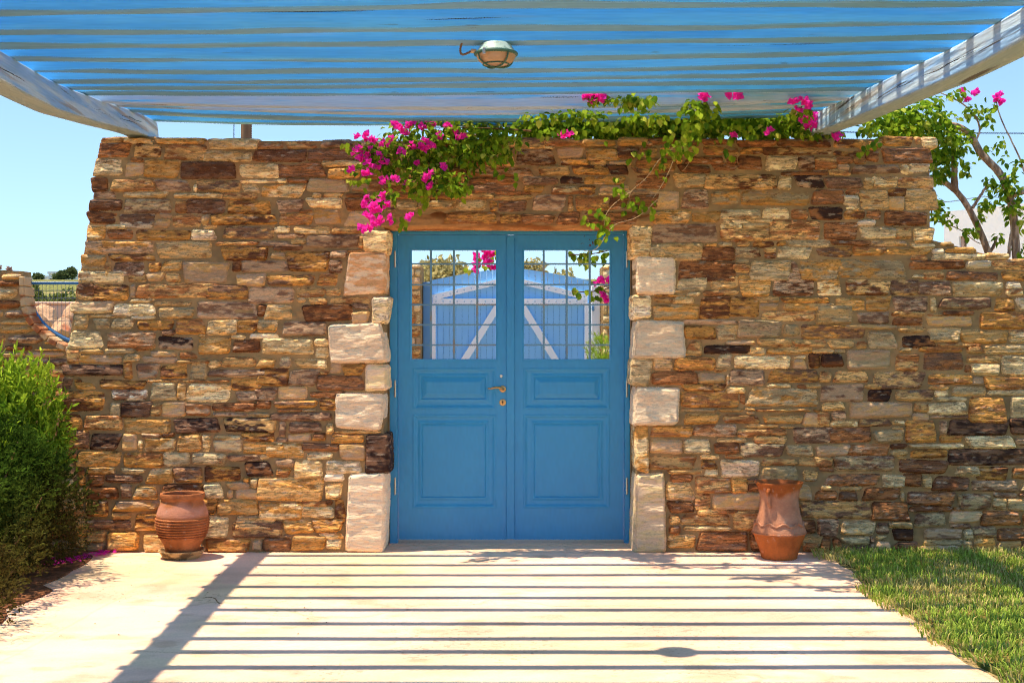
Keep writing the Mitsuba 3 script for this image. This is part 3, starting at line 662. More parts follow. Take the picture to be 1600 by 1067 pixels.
wall = thing('stone_wall', 'long wall of brown and ochre rubble stone around the blue double door', 'wall')
front = WALL_PX.difference(DOOR_PX)
to_m = lambda g: shapely.transform(g, lambda c: np.stack([(c[:, 0] - 800) / S, H + (533.5 - c[:, 1]) / S], 1))
core = extrude_y(to_m(WALL_PX.buffer(-3.5).intersection(sbox(0, 0, 2000, 860)).difference(sbox(600.5, 354, 992.5, 870))), 0.0, 0.5)
core = core.subdivide_to_size(0.16)
cv = np.array(core.vertices)
cv[:, 1] += np.where(cv[:, 1] < .1, wall_y(cv[:, 2]), 0)
core.vertices = cv
put('mortar', core, 'mat_mortar', wall)
rl = np.random.default_rng(5)
# lintel band over the door
lx = np.linspace((596 - 800) / S, (1021 - 800) / S, 64)
LT, LB = H + (533.5 - 331) / S, H + (533.5 - 357) / S
lv, prof = [], [(0.30, LB + .004), (0.10, LB), (0.0, LB + .004), (-.010, LB + .022), (.002, LT), (0.10, LT + .01), (0.30, LT + .01)]
for k, x in enumerate(lx):
    nn = meshkit.fbm(np.array([[x * 9, j * 1.3, 0] for j in range(len(prof))]), 3) - .5
    e = min(1, .2 + 3 * min(x - lx[0], lx[-1] - x) / .3)
    for j, (py, pz) in enumerate(prof):
        lv.append([x, py + (.014 * nn[j] if j in (2, 3, 4) else 0) + (.004 if e < .3 else 0) + wall_y(pz), pz + .012 * nn[j] * (j < 4)])
k = len(prof)
a, b = np.meshgrid(np.arange(len(lx) - 1), np.arange(k - 1), indexing='ij')
q0 = a * k + b
put('lintel', (np.array(lv), np.stack([q0, q0 + k, q0 + k + 1, q0 + 1], -1).reshape(-1, 4)), 'mat_lintel', wall, smooth=True)

main, small = [], []
for i, (q, code) in enumerate(stones):
    area = (q[2] - q[0]) * (q[3] - q[1])
    vis = q[0] < 1598
    (main if vis else small).append((area, i, q, code))
main.sort(key=lambda a: -a[0])
quoins = [m for m in main if m[3].isupper()]
others = [m for m in main if not m[3].isupper()]
top = [m for m in others[:300]]
small += others[300:]


def build_stone(m):
    _, i, q, code = m
    return stone_mesh(q, code, np.random.default_rng(1000 + i), i, code.isupper(), deep=q[1] < 226 or (q[1] < 420 and q[0] > 1440))


for m in quoins:
    v, f, uv = build_stone(m)
    put('quoin', (v, f), 'mat_stone', wall, smooth=True, uv=uv)
for m in top:
    v, f, uv = build_stone(m)
    put('stone', (v, f), 'mat_stone', wall, smooth=True, uv=uv)
V, F, U, o = [], [], [], 0
for m in small:
    v, f, uv = build_stone(m)
    V.append(v); F.append(f + o); U.append(uv)
    o += len(v)
put('small_stones', (np.vstack(V), np.vstack(F)), 'mat_stone', wall, smooth=True, uv=np.vstack(U), kind='stuff')
# bearing stones on the wall top, under the beam ends
for bx in (-2.57, 2.10):
    put('bearing_stone', box(bx - .15, bx + .13, .16, .46, 2.70, H + 1.405, .01), 'mat_mortar', wall)
print('stones', len(stones), 'main', len(top), 'quoins', len(quoins), 'small', len(small))

# ------------------------------------------------------------------ the blue double door
door = thing('double_door', 'blue wooden double door with barred upper openings set in the stone wall', 'door')
YF, YL = 0.215, 0.245                                 # front of the frame, front of the leaves
dx = lambda x: (x - 800) / S * (D + YL) / D
dz = lambda y: H + (533.5 - y) / S * (D + YL) / D
OL, OR = (603 - 800) / S, (990 - 800) / S
FT = H + (533.5 - 361) / S * (D + YF) / D
FL, FR = dx(621.5), dx(975.5)
LTOP, LBOT = dz(367.5), dz(842.5)
put('frame', box(OL + .004, FL, YF, YF + .09, 0.002, FT + .02, .004), 'mat_door', door)
put('frame', box(FR, OR - .004, YF, YF + .09, 0.002, FT + .02, .004), 'mat_door', door)
put('frame', box(FL + .001, FR - .001, YF + .002, YF + .09, LTOP + .004, FT + .02, .004), 'mat_door', door)
MID = dx(797.5)
LEAVES = [(FL + .004, dx(792.2), (643, 775), (673, 709, 745.5), (647.5, 772.5), (657, 760)),
          (dx(803.2), FR - .004, (819, 952.8), (849.7, 885.7, 921.8), (820, 950), (833.5, 938))]
GT, GB = dz(391), dz(561)


def ring_frame(x0, x1, z0, z1, prof, y):
    """a mitred moulding round a rectangle; prof = [(inset, proud)], proud towards the camera"""
    V, F = [], []
    for ins, pr in prof:
        V += [[x0 + ins, y - pr, z0 + ins], [x1 - ins, y - pr, z0 + ins], [x1 - ins, y - pr, z1 - ins], [x0 + ins, y - pr, z1 - ins]]
    for i in range(len(prof) - 1):
        for k in range(4):
            a, b = i * 4 + k, i * 4 + (k + 1) % 4
            F += [[a, b, b + 4], [a, b + 4, a + 4]]
    return trimesh.Trimesh(V, F, process=False)


for li, (x0, x1, gxr, bars, outer, inner) in enumerate(LEAVES):
    g0, g1 = dx(gxr[0]), dx(gxr[1])
    po = (dx(outer[0]), dx(outer[1]))
    pan = [(dz(637), dz(577.5)), (dz(791), dz(650))]
    body = m3.Manifold(m3.Mesh(np.asarray(box(x0, x1, YL, YL + .045, LBOT, LTOP).vertices, np.float32), np.asarray(box(x0, x1, YL, YL + .045, LBOT, LTOP).faces, np.uint32)))
    cut = lambda a, b, c, d, y0, y1: m3.Manifold.cube([b - a, y1 - y0, d - c]).translate([a, y0, c])
    body = body - cut(g0, g1, GB, GT, YL - .1, YL + .2)
    for z0, z1 in pan:
        body = body - cut(po[0], po[1], z0, z1, YL - .1, YL + .022)
    leaf = put('leaf', tm(body), 'mat_door', door)
    # rim of the opening, a small bead
    put('opening_bead', ring_frame(g0 - .012, g1 + .012, GB - .012, GT + .012, [(0, 0), (.002, .004), (.009, .004), (.012, -.002), (.0121, -.03)], YL), 'mat_door', leaf)
    for pi, (z0, z1) in enumerate(pan):
        m1 = ring_frame(po[0], po[1], z0, z1, [(a_, b_ if b_ < -.02 else b_ * .55) for a_, b_ in [(-.012, 0.0005), (-.010, .005), (-.002, .007), (.006, .002), (.010, -.004), (.016, -.008), (.022, -.010)]], YL)
        i0, i1 = dx(inner[0]), dx(inner[1])
        zi0, zi1 = (dz(624.5), dz(587.5)) if pi == 0 else (dz(778), dz(661))
        d = po[0] - i0
        if pi == 0:      # pyramid-fielded panel
            f = [(-.060, -.0060), (-.018, -.0055), (-.006, -.002), (.002, -.001), (.006, -.004), (.008, -.007), (.009, -.009), (.042, .003)]
        else:
            f = [(-.060, -.0060), (-.018, -.0055), (-.006, -.002), (.002, -.001), (.006, -.004), (.008, -.007), (.010, -.008), (.020, -.005)]
        fld = ring_frame(i0, i1, zi0, zi1, f, YL)
        ins, pr = f[-1]
        top_ = trimesh.Trimesh([[i0 + ins, YL - pr, zi0 + ins], [i1 - ins, YL - pr, zi0 + ins], [i1 - ins, YL - pr, zi1 - ins], [i0 + ins, YL - pr, zi1 - ins]], [[0, 1, 2], [0, 2, 3]], process=False)
        back = trimesh.Trimesh([[po[0], YL + .0218, z0], [po[1], YL + .0218, z0], [po[1], YL + .0218, z1], [po[0], YL + .0218, z1]], [[0, 1, 2], [0, 2, 3]], process=False)
        put('panel', cat([m1, fld, top_]), 'mat_door', leaf)
    for bx in bars:
        put('grille_bar', box(dx(bx) - .0072, dx(bx) + .0072, YL + .014, YL + .028, GB - .01, GT + .01, .002), 'mat_grille', leaf)
    for bz in (412.3, 444.7, 476, 507.4, 539):
        put('grille_bar', box(g0 - .01, g1 + .01, YL + .0165, YL + .0255, dz(bz) - .0055, dz(bz) + .0055, .002), 'mat_grille', leaf)
    sgn = -1 if li == 0 else 1
    hx = dx(618.2) if li == 0 else dx(978.5)
    for ya, yb in ((394, 417.5), (594.5, 619), (746, 770.5)):
        m = trimesh.creation.cylinder(radius=.0068, height=dz(ya) - dz(yb), sections=16)
        m.apply_translation([hx, YL - .037, (dz(ya) + dz(yb)) / 2])
        c1 = trimesh.creation.cylinder(radius=.0080, height=.003, sections=16)
        c1.apply_translation([hx, YL - .037, (dz(ya) + dz(yb)) / 2])
        caps = []
        for z in (dz(ya), dz(yb)):
            c2 = trimesh.creation.icosphere(subdivisions=2, radius=.0068)
            c2.apply_translation([hx, YL - .037, z])
            caps.append(c2)
        put('hinge', cat([m, c1] + caps), 'mat_steel', door, smooth=40)
# astragal strip that covers the joint
put('cover_strip', box(dx(791.6), dx(804.0), YL - .014, YL - .001, LBOT + .004, LTOP - .003, .003), 'mat_door', door)
lk = door + '__leaf'
hx0, hz0 = dx(785.5), dz(607.5)


def disc(x, z, y, r, t):
    m = lathe([(0, 0), (r * .9, 0), (r, t * .3), (r * .96, t * .8), (r * .8, t), (0, t)], 32)
    v = np.array(m.vertices)
    m.vertices = np.stack([v[:, 0] + x, y - v[:, 2], v[:, 1] + z], 1)
    return m


put('handle_rose', disc(hx0, hz0, YL, .024, .010), 'mat_brass', lk, smooth=35)
lever = spline([[hx0, YL - .008, hz0], [hx0 - .002, YL - .038, hz0 + .002], [hx0 - .020, YL - .050, hz0 + .009], [hx0 - .055, YL - .050, hz0 + .010], [hx0 - .085, YL - .048, hz0 + .004], [hx0 - .102, YL - .046, hz0 + .006]], 26)
put('handle', tube(lever, np.interp(np.linspace(0, 1, 26), [0, .3, .7, 1], [.009, .009, .0075, .0045]), 12), 'mat_brass', lk, smooth=True)
put('keyhole_rose', disc(dx(785.5), dz(628.5), YL, .024, .007), 'mat_brass', lk, smooth=35)
kx, kz = dx(785.5), dz(628.5)
kh = disc(kx, kz + .004, YL - .0072, .0062, .0008)
put('keyhole', cat([kh, box(kx - .003, kx + .003, YL - .0079, YL - .0073, kz - .011, kz + .003)]), 'mat_black', lk)
put('bolt_knob', disc(dx(783), dz(587.5), YL, .011, .012), 'mat_steel', lk, smooth=35)
# threshold strip: stone sill under the leaves
put('sill', box(OL + .004, OR - .004, .16, .46, -.02, 0.006, .003), 'mat_patio', door)

# ------------------------------------------------------------------ the pergola
U = [.500, .535, .570, .602, .634, .6656, .6955, .7322, .7702, .8064, .8422, .8857, .9257, .965, 1.0013, 1.040]
zl = lambda u: np.interp(u, [.4, .6, .6955, .7322, .7702, .8064, .8422, .8857, .9257, .965, 1.003, 1.055], [1.31, 1.315, 1.322, 1.332, 1.342, 1.368, 1.402, 1.4335, 1.472, 1.505, 1.535, 1.555])
zr = lambda u: np.interp(u, [.4, .634, .6656, .6955, .7322, .7702, .8064, .8422, .8857, .9257, .965, 1.055], [1.365, 1.366, 1.363, 1.366, 1.378, 1.396, 1.411, 1.430, 1.452, 1.480, 1.512, 1.560])
zc = lambda u: np.interp(u, [.4, .602, .634, .6656, .6955, .7322, .7702, .8064, .8422, .8857, .9257, .965, 1.003, 1.04], [1.35, 1.355, 1.328, 1.331, 1.315, 1.329, 1.354, 1.383, 1.400, 1.385, 1.412, 1.440, 1.48, 1.51])
xl = lambda u: np.interp(u, [.4, .6, .6955, .77, .8422, .9257, 1.003, 1.055], [-2.27, -2.29, -2.323, -2.364, -2.414, -2.456, -2.486, -2.51])
xr = lambda u: np.interp(u, [.4, .634, .6955, .7702, .8422, .9257, 1.055], [2.09, 2.074, 2.036, 2.006, 1.995, 2.004, 2.025])
perg = thing('pergola', 'sky blue timber pergola of close slats on two pale weathered beams', 'pergola')
rp = np.random.default_rng(21)
BW, BH = .145, .14


def smooth1(f, u):
    return np.mean([f(np.clip(u + k, .4, 1.055)) for k in np.linspace(-.03, .03, 9)], axis=0)


for side, xf, zf in ((-1, xl, zl), (1, xr, zr)):
    u = np.linspace(.42, 1.052, 64)
    y = (u - 1) * D
    xin, zt = smooth1(xf, u), H + smooth1(zf, u)
    cx = xin + side * BW / 2
    c = np.stack([cx, y, zt - BH / 2], 1)
    r_ = .016
    pr0 = []
    for qx, qz, a0 in ((1, 1, 0), (-1, 1, 90), (-1, -1, 180), (1, -1, 270)):
        for da in (0, 30, 60, 90):
            an = math.radians(a0 + da)
            pr0.append((qx * (BW / 2 - r_) + r_ * math.cos(an), qz * (BH / 2 - r_) + r_ * math.sin(an)))
    pr0 = np.array(pr0)
    P = np.broadcast_to(pr0, (len(u), 16, 2)).copy()
    nn = meshkit.fbm(np.stack([np.repeat(y[:, None] * 2.2, 16, 1), P[..., 0] * 9 + side, P[..., 1] * 9], -1), 3, 3) - .5
    P *= (1 + .12 * nn)[..., None]
    # the end on the wall is cut on a slant
    vs_ = np.tile([0, 0, 1.0], (len(u), 1))
    us_ = np.tile([1.0, 0, 0], (len(u), 1))
    m = sweep(c, us_, vs_, P)
    m.faces = m.faces[:, ::-1]
    v = np.array(m.vertices)
    endm = v[:, 1] > y[-4]
    v[endm, 1] += (.5 - (v[endm, 2] - (zt[-1] - BH)) / BH) * .06
    m.vertices = v
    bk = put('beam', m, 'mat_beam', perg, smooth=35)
    # shakes: long drying cracks along the inner face, as thin recessed-looking seams cut in the face
    for kk in range(5):
        ua = rp.uniform(.58, .92); ub = ua + rp.uniform(.05, .12)
        uu = np.linspace(ua, ub, 14)
        yy_ = (uu - 1) * D
        xi = smooth1(xf, uu) - side * .0005
        zz = H + smooth1(zf, uu) - BH * (.35 + .25 * rp.random()) + .012 * (meshkit.fbm(np.stack([yy_ * 6, uu * 0 + kk, uu * 0], -1), 3) - .5)
        wv = .0022 * np.sin(np.linspace(0.1, np.pi - .1, 14)) * rp.uniform(.6, 1.4)
        put('crack', tube(np.stack([xi + side * .0012, yy_, zz], 1), wv, 5), 'mat_crack', bk)
SW, SH = .074, .100
for k, u in enumerate(U):
    ya = (u - 1) * D
    x0, x1 = smooth1(xl, np.array([u]))[0] - BW - .065 + rp.uniform(-.015, .015), smooth1(xr, np.array([u]))[0] + BW + .075 + rp.uniform(-.02, .02)
    n = 72
    x = np.linspace(x0, x1, n)
    t = (x - (x0 + x1) / 2) / ((x1 - x0) / 2)
    a_, b_, c_ = zl(u), zc(u), zr(u)
    lift = .0 if u > .62 else 0
    z = H + b_ + (c_ - a_) / 2 * t + ((a_ + c_) / 2 - b_) * t * t + lift
    yw = ya + .012 * (meshkit.fbm(np.stack([x * .8, x * 0 + k * 7.7, x * 0], -1), 3) - .5) * 2
    zw = z + .006 * (meshkit.fbm(np.stack([x * 1.4, x * 0 + k * 3.3, x * 0 + 5], -1), 3) - .5) * 2
    ch = .007
    pr0 = np.array([(SW / 2 - ch, 0), (SW / 2, ch), (SW / 2, SH - ch), (SW / 2 - ch, SH), (-SW / 2 + ch, SH), (-SW / 2, SH - ch), (-SW / 2, ch), (-SW / 2 + ch, 0)])
    P = np.broadcast_to(pr0, (n, 8, 2)).copy()
    e1 = meshkit.fbm(np.stack([x * 2.2, x * 0 + k, x * 0 + 1], -1), 3) - .5
    e2 = meshkit.fbm(np.stack([x * 1.7, x * 0 + k, x * 0 + 2], -1), 3) - .5
    P[:, 6:8, 1] += (e1 * .018)[:, None]
    P[:, 0:2, 1] += (e2 * .010)[:, None]
    P[:, 5:7, 0] += (e2 * .008)[:, None]
    m = sweep(np.stack([x, yw, zw], 1), np.tile([0, 1.0, 0], (n, 1)), np.tile([0, 0, 1.0], (n, 1)), P)
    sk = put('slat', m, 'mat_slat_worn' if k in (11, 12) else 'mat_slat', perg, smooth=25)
    for kk in range(rp.integers(0, 3)):
        xa = rp.uniform(x0 + .3, x1 - 1.3); xb = xa + rp.uniform(.25, 1.0)
        xs = np.linspace(xa, xb, 16)
        hz = np.interp(xs, x, zw) + SH * rp.uniform(.3, .8) + .010 * (meshkit.fbm(np.stack([xs * 2, xs * 0 + kk, xs * 0 + k], -1), 3) - .5)
        wv = .0020 * np.sin(np.linspace(.1, np.pi - .1, 16)) * rp.uniform(.5, 1.5)
        put('crack', tube(np.stack([xs, np.interp(xs, x, yw) - SW / 2 + .0004, hz], 1), wv, 5), 'mat_crack', sk)

# ------------------------------------------------------------------ bulkhead lamp under a slat
lamp = thing('bulkhead_lamp', 'round pale green bulkhead lamp with amber glass and wire guard under the pergola', 'lamp')
uL = .6656
lx_, ly_, lz_ = -.0717, (uL - 1) * D, H + zc(uL) + .002
put('housing', lathe([(0, 0), (.062, 0), (.067, -.006), (.082, -.030), (.088, -.036), (.088, -.046), (0, -.046)], 48, lx_, ly_, lz_), 'mat_lamp_white', lamp, smooth=30)
put('rim', lathe([(.089, -.038), (.097, -.041), (.099, -.046), (.097, -.051), (.086, -.053), (.086, -.040)], 48, lx_, ly_, lz_), 'mat_lamp_green', lamp, smooth=30)
put('glass', lathe([(.089, -.049), (.086, -.062), (.076, -.078), (.058, -.091), (.034, -.098), (0, -.101)], 48, lx_, ly_, lz_), 'mat_lamp_glass', lamp, smooth=True)
for an in (35, 125):
    aa = np.linspace(-1, 1, 25)
    rr = .0965 * aa
    zz = -.049 - .056 * np.sqrt(np.clip(1 - (np.abs(aa) ** 2.6), 0, 1))
    put('guard_wire', tube(np.stack([lx_ + rr * math.cos(math.radians(an)), ly_ + rr * math.sin(math.radians(an)), lz_ + zz], 1), .0035, 6), 'mat_lamp_green', lamp, smooth=True)
aa = np.linspace(0, 2 * np.pi, 49)
put('guard_wire', tube(np.stack([lx_ + .058 * np.cos(aa), ly_ + .058 * np.sin(aa), lz_ - .0935 + 0 * aa], 1), .003, 6), 'mat_lamp_green', lamp, smooth=True)
put('clip', box(lx_ - .058, lx_ - .045, ly_ - .092, ly_ - .084, lz_ - .066, lz_ - .036, .002), 'mat_steel', lamp)
put('gland', tube([[lx_ - .088, ly_, lz_ - .034], [lx_ - .112, ly_, lz_ - .032]], .010, 10), 'mat_pale_twig', lamp, smooth=40)
put('cable', tube(spline([[lx_ - .108, ly_, lz_ - .032], [lx_ - .135, ly_, lz_ - .045], [lx_ - .155, ly_ - .01, lz_ - .048], [lx_ - .160, ly_ - .01, lz_ - .026], [lx_ - .150, ly_ - .01, lz_ + .006], [lx_ - .148, ly_, lz_ + .02]], 24), .0048, 7), 'mat_twig', lamp, smooth=True)

# ------------------------------------------------------------------ terracotta pots
s1 = .000583
pcx, pcy = (285 - 800) / S * .961, -.335
pz = lambda y: (930 - y) * s1
prof = [(0, pz(880)), (178, pz(884)), (184, pz(850)), (196, pz(800)), (222, pz(745)), (248, pz(705))]
prof = [(a * s1 if a else 0, z) for a, z in prof]
for k in range(8):
    y = 692 - k * 28.5
    body = np.interp(y, [470, 500, 540, 600, 660, 700], [287, 291, 292, 285, 268, 250])
    prof += [((body - 8) * s1, pz(y + 10)), ((body + 3) * s1, pz(y + 5)), ((body + 7) * s1, pz(y - 2)), ((body + 3) * s1, pz(y - 8)), ((body - 8) * s1, pz(y - 14))]
for r_, y in ((284, 468), (280, 440), (270, 405), (258, 372), (243, 335), (229, 305), (226, 290), (232, 275), (240, 266), (244, 256), (244, 225), (240, 213), (226, 211), (214, 220), (208, 250), (214, 310), (236, 360), (250, 430), (250, 520), (200, 620), (0, 622)):
    prof.append((r_ * s1, pz(y)))
pot = thing('clay_pot', 'round ribbed terracotta pot on a saucer at the left part of the wall', 'pot')
put('body', lathe(prof, 96, pcx, pcy, 0), 'mat_pot', pot, smooth=32)
sau = whole('pot_saucer', lathe([(0, .012), (.100, .012), (.112, .018), (.138, .052), (.147, .054), (.149, .048), (.120, .008), (.112, 0), (0, 0)], 72, pcx - .004, pcy, .0005), 'mat_saucer',
            'shallow stained clay saucer under the ribbed terracotta pot', 'saucer', smooth=32)

s2 = .00062
jcx, jcy = (1217.5 - 800) / S * .9586, -.356
jz = lambda y: (938 - y) * s2
jp = [(0, 935), (180, 935), (186, 925), (190, 900), (206, 845), (235, 772), (260, 704), (270, 678), (276, 664), (275, 650), (268, 628), (254, 590), (238, 545), (220, 490), (209, 440), (203, 400), (198, 350), (197, 310), (200, 280), (209, 240), (224, 200), (240, 166), (247, 152), (245, 143), (236, 144), (222, 165), (206, 205), (190, 260), (186, 320), (190, 400), (205, 480), (240, 600), (246, 660), (180, 800), (0, 802)]
jug = thing('clay_jug', 'tall waisted terracotta jug with a wavy band at the right part of the wall', 'jug')
put('body', lathe([(r * s2, jz(y)) for r, y in jp], 96, jcx, jcy, 0), 'mat_jug', jug, smooth=32)
aa = np.linspace(0, 2 * np.pi, 241)
wr = lambda y: np.interp(y, [490, 545, 590, 628], [220, 238, 254, 268]) * s2
wy = 570 + 15 * np.cos(aa * 10.0) + 2 * np.sin(aa * 3)
put('wavy_band', tube(np.stack([jcx + (wr(wy) + .003) * np.cos(aa), jcy + (wr(wy) + .003) * np.sin(aa), jz(wy)], 1), .008, 6), 'mat_jug', jug, smooth=True)
ed = 664 + 5 * np.abs(np.sin(aa * 30))
put('pinched_edge', tube(np.stack([jcx + (.1705 + .002 * np.abs(np.sin(aa * 30))) * np.cos(aa), jcy + (.1705 + .002 * np.abs(np.sin(aa * 30))) * np.sin(aa), jz(ed)], 1), .0055, 6), 'mat_jug', jug, smooth=True)
ha = math.radians(-128)
hp = lambda r, y: [jcx + r * s2 * math.cos(ha), jcy + r * s2 * math.sin(ha), jz(y)]
put('handle', tube(spline([hp(222, 205), hp(240, 215), hp(252, 255), hp(246, 310), hp(228, 355), hp(203, 385)], 22), np.linspace(.014, .011, 22), 10), 'mat_jug', jug, smooth=True)

# ------------------------------------------------------------------ bougainvillea
GREENS = np.array([lin(140, 172, 44), lin(116, 152, 38), lin(164, 188, 56), lin(84, 122, 36), lin(190, 200, 84)])


def leaf_cloud(blobs, r, size=(.034, .058), lift=0.35, out=(0, -1, 0), old=0.0):
    """leaf sets in ellipsoids given as (photo x, photo y, half width px, half height px, depth m, half depth m, count)"""
    res = []
    for x, y, rx, ry, d, rd, n in blobs:
        c = at(x, y, d)
        u = (D + d) / D
        q = rdir(n, r) * (r.random((n, 1)) ** .45)
        P = c + q * [rx / S * u, rd, ry / S * u]
        lo = q.copy(); lo[:, 2] *= .6
        Y = lo * .5 + rdir(n, r) * .6 + np.array([0, -.12, -.55])
        N = rdir(n, r) * .55 + np.array(out) * .45 + np.array([0, 0, lift + .2]) + q * .3
        col = GREENS[r.choice(5, n, p=[.32, .28, .14, .18, .08])] * r.uniform(.75, 1.2, (n, 1))
        res.append(leaves(P, Y, N, r.uniform(*size, n), col, wide=1.05))
    return merge(res)


def flower(c, r, n=3, size=.024):
    """a small bunch of bracts, each three papery leaves about a stalk"""
    res = []
    for _ in range(n):
        p = c + np.clip(r.normal(size=3), -1.2, 1.2) * [.013, .010, .012]
        ax = rdir(1, r)[0] * .7 + np.array([0, -.55, .25])
        ax /= np.linalg.norm(ax)
        a = np.cross(ax, [.3, .2, .9]); a /= np.linalg.norm(a)
        b = np.cross(ax, a)
        an = np.arange(3) * 2 * np.pi / 3 + r.uniform(0, 6)
        rad = np.cos(an)[:, None] * a + np.sin(an)[:, None] * b
        res.append(leaves(np.repeat(p[None], 3, 0), rad * .8 + ax * .75, -rad * .9 + ax * .7, size * r.uniform(.8, 1.2), [.5, .5, .5], wide=1.35))
    v, f, _ = merge(res)
    return v, f


def put_flowers(pts, parent, r, d0, spread=.06, n=(4, 6), size=.030):
    for x, y in pts:
        v, f = flower(at(x, y, d0 + r.uniform(-spread, spread)), r, int(r.integers(n[0], n[1] + 1)), size)
        put('flower', (v, f), 'mat_bract', parent)


def spray_leaves(pts, parent, r, d, size=(.040, .056), per=7, spread=9):
    """leaves one can pick out, along a hanging stem (photo points)"""
    for x, y in pts:
        for _ in range(per):
            p = at(x + r.normal() * spread, y + r.normal() * spread * .8, d + r.normal() * .025)
            Yd = rdir(1, r) * .45 + np.array([[0, -.1, -.7]])
            N = rdir(1, r) * .5 + np.array([[0, -.8, .5]])
            c = GREENS[r.choice(5, 1, p=[.34, .30, .16, .12, .08])] * r.uniform(.85, 1.2)
            v, f, c = leaves(p[None], Yd, N, r.uniform(*size), c, wide=1.1)
            put('leaf', (v, f), 'mat_leaf', parent, color=c)


r1 = np.random.default_rng(31)
vine = thing('bougainvillea', 'flowering bougainvillea trailing over the wall above the left door leaf', 'bougainvillea')
blobs = [(640, 238, 70, 34, -.16, .12, 260), (700, 232, 64, 40, -.17, .13, 300), (752, 238, 44, 34, -.13, .11, 150), (786, 222, 36, 30, -.10, .10, 110), (600, 250, 34, 32, -.16, .09, 110),
         (664, 282, 50, 26, -.20, .09, 170), (716, 286, 34, 18, -.18, .08, 80), (572, 238, 22, 26, -.14, .07, 45), (640, 204, 50, 18, -.10, .12, 110), (694, 200, 46, 18, -.08, .12, 120),
         (606, 304, 22, 16, -.14, .06, 36), (730, 214, 50, 24, -.05, .10, 130), (590, 320, 12, 22, -.12, .05, 20), (770, 205, 44, 18, .12, .14, 140), (735, 196, 50, 12, .2, .16, 150)]
blobs = [(x, y, rx, ry, (-.08 - .0023 * (y - 190)) if d < 0 else d, min(rd, .075), int(n * (.7 if y < 216 else 1.1))) for x, y, rx, ry, d, rd, n in blobs]
put_col('foliage', leaf_cloud(blobs, r1), 'mat_leaf', vine, kind='stuff')
spray_leaves([(542, 226), (549, 266), (558, 282), (631, 346), (622, 342), (664, 308), (668, 318), (806, 214), (784, 268), (806, 278), (716, 302), (708, 296), (790, 246), (578, 284)], vine, r1, -.15, per=4, spread=6)
fl = [(650, 188), (665, 185), (640, 194), (625, 200), (634, 208), (610, 216), (596, 224), (582, 218), (571, 240), (560, 250), (576, 256), (592, 245), (600, 254), (588, 262), (565, 232), (555, 235), (645, 228), (656, 228), (666, 222),
      (673, 229), (662, 233), (700, 197), (710, 205), (690, 214), (714, 218), (722, 215), (626, 236), (572, 271), (600, 282), (617, 281), (670, 272), (666, 279), (694, 262), (672, 292), (650, 256), (574, 312), (570, 320), (584, 325),
      (591, 330), (601, 306), (604, 322), (579, 340), (590, 345), (598, 344), (574, 338), (584, 351), (611, 342), (641, 337), (567, 358), (578, 354), (548, 266), (562, 215), (569, 212), (636, 285), (678, 184), (618, 196), (606, 228),
      (580, 330), (586, 316), (568, 246), (582, 236), (676, 196), (660, 200), (644, 182), (656, 180)]
for fx, fy in fl:
    put_flowers([(fx, fy)], vine, r1, -.15 - .0022 * (fy - 190), .04)
for pts in ([(760, 205), (700, 225), (640, 250), (600, 290), (588, 340)], [(790, 215), (780, 240), (798, 270)], [(700, 230), (690, 270), (665, 318)], [(640, 230), (590, 255), (545, 270)], [(830, 205), (740, 200), (640, 200)]):
    p3 = spline([at(x, y, -.10 + .06 * k / 4) for k, (x, y) in enumerate(pts)], 20)
    put('stem', tube(p3, np.linspace(.006, .0025, 20), 6), 'mat_twig', vine, smooth=True)

r2 = np.random.default_rng(41)
vine2 = thing('bougainvillea', 'dense bougainvillea along the wall top right of the lamp with thin hanging shoots', 'bougainvillea')
blobs = [(x, 192 + 8 * math.sin(x), 32, 20, .22, .22, 210) for x in range(830, 1300, 30)]
blobs += [(x, 204, 26, 10, .05, .10, 34) for x in range(820, 1290, 40)] + [(x, 188 + 6 * math.cos(x), 40, 22, .85, .3, 200) for x in range(820, 1290, 34)]
blobs += [(988, 157, 36, 8, -1.08, .04, 90), (932, 155, 18, 5, -1.08, .03, 22), (1094, 170, 28, 20, -1.07, .06, 90), (1088, 192, 22, 12, -1.0, .08, 50), (900, 180, 50, 9, -.72, .05, 80), (840, 182, 30, 7, -.72, .05, 30), (1010, 182, 40, 8, -.72, .05, 50), (1250, 176, 20, 12, -1.0, .05, 36), (1150, 204, 24, 16, -.08, .1, 36),
          (1238, 178, 22, 18, -.12, .09, 44), (1262, 206, 26, 10, -.10, .08, 36), (1300, 208, 20, 8, .05, .1, 16), (1000, 186, 60, 12, 0, .12, 90), (1200, 207, 36, 9, -.03, .1, 36)]
put_col('foliage', leaf_cloud(blobs, r2), 'mat_leaf', vine2, kind='stuff')
# the part of it that has grown out over the slats, seen only by its shade
n = 8200
Xc = r2.uniform(-.75, 2.45, n)
lim = np.clip(.10 + 1.0 * (Xc + .5), .03, 1.5)
Yc = .55 - r2.random(n) ** 1.25 * (lim + .55)
keepc = meshkit.fbm(np.stack([Xc * 3.2, Yc * 3.2, Xc * 0], -1), 3) > .46 - .10 * np.clip(Xc, 0, 1) + .08 * np.clip(-Yc - .25, 0, 1)
Pc = np.stack([Xc, Yc, H + zc(1 + Yc / D) + .115 + .06 * r2.random(n)], 1)[keepc]
n = len(Pc)
put_col('foliage', leaves(Pc, rdir(n, r2) * [1, 1, .3], rdir(n, r2) * .5 + [0, 0, 1], r2.uniform(.045, .07, n), GREENS[r2.integers(0, 4, n)]), 'mat_leaf', vine2, kind='stuff')
put_flowers([(1240, 160), (1254, 158), (1262, 166), (1246, 172)], vine2, r2, -1.05, .02)
spray_leaves([(1090, 168), (1104, 176), (1080, 182), (1092, 192), (970, 158), (1010, 160), (990, 156)], vine2, r2, -1.1, per=5, spread=9)
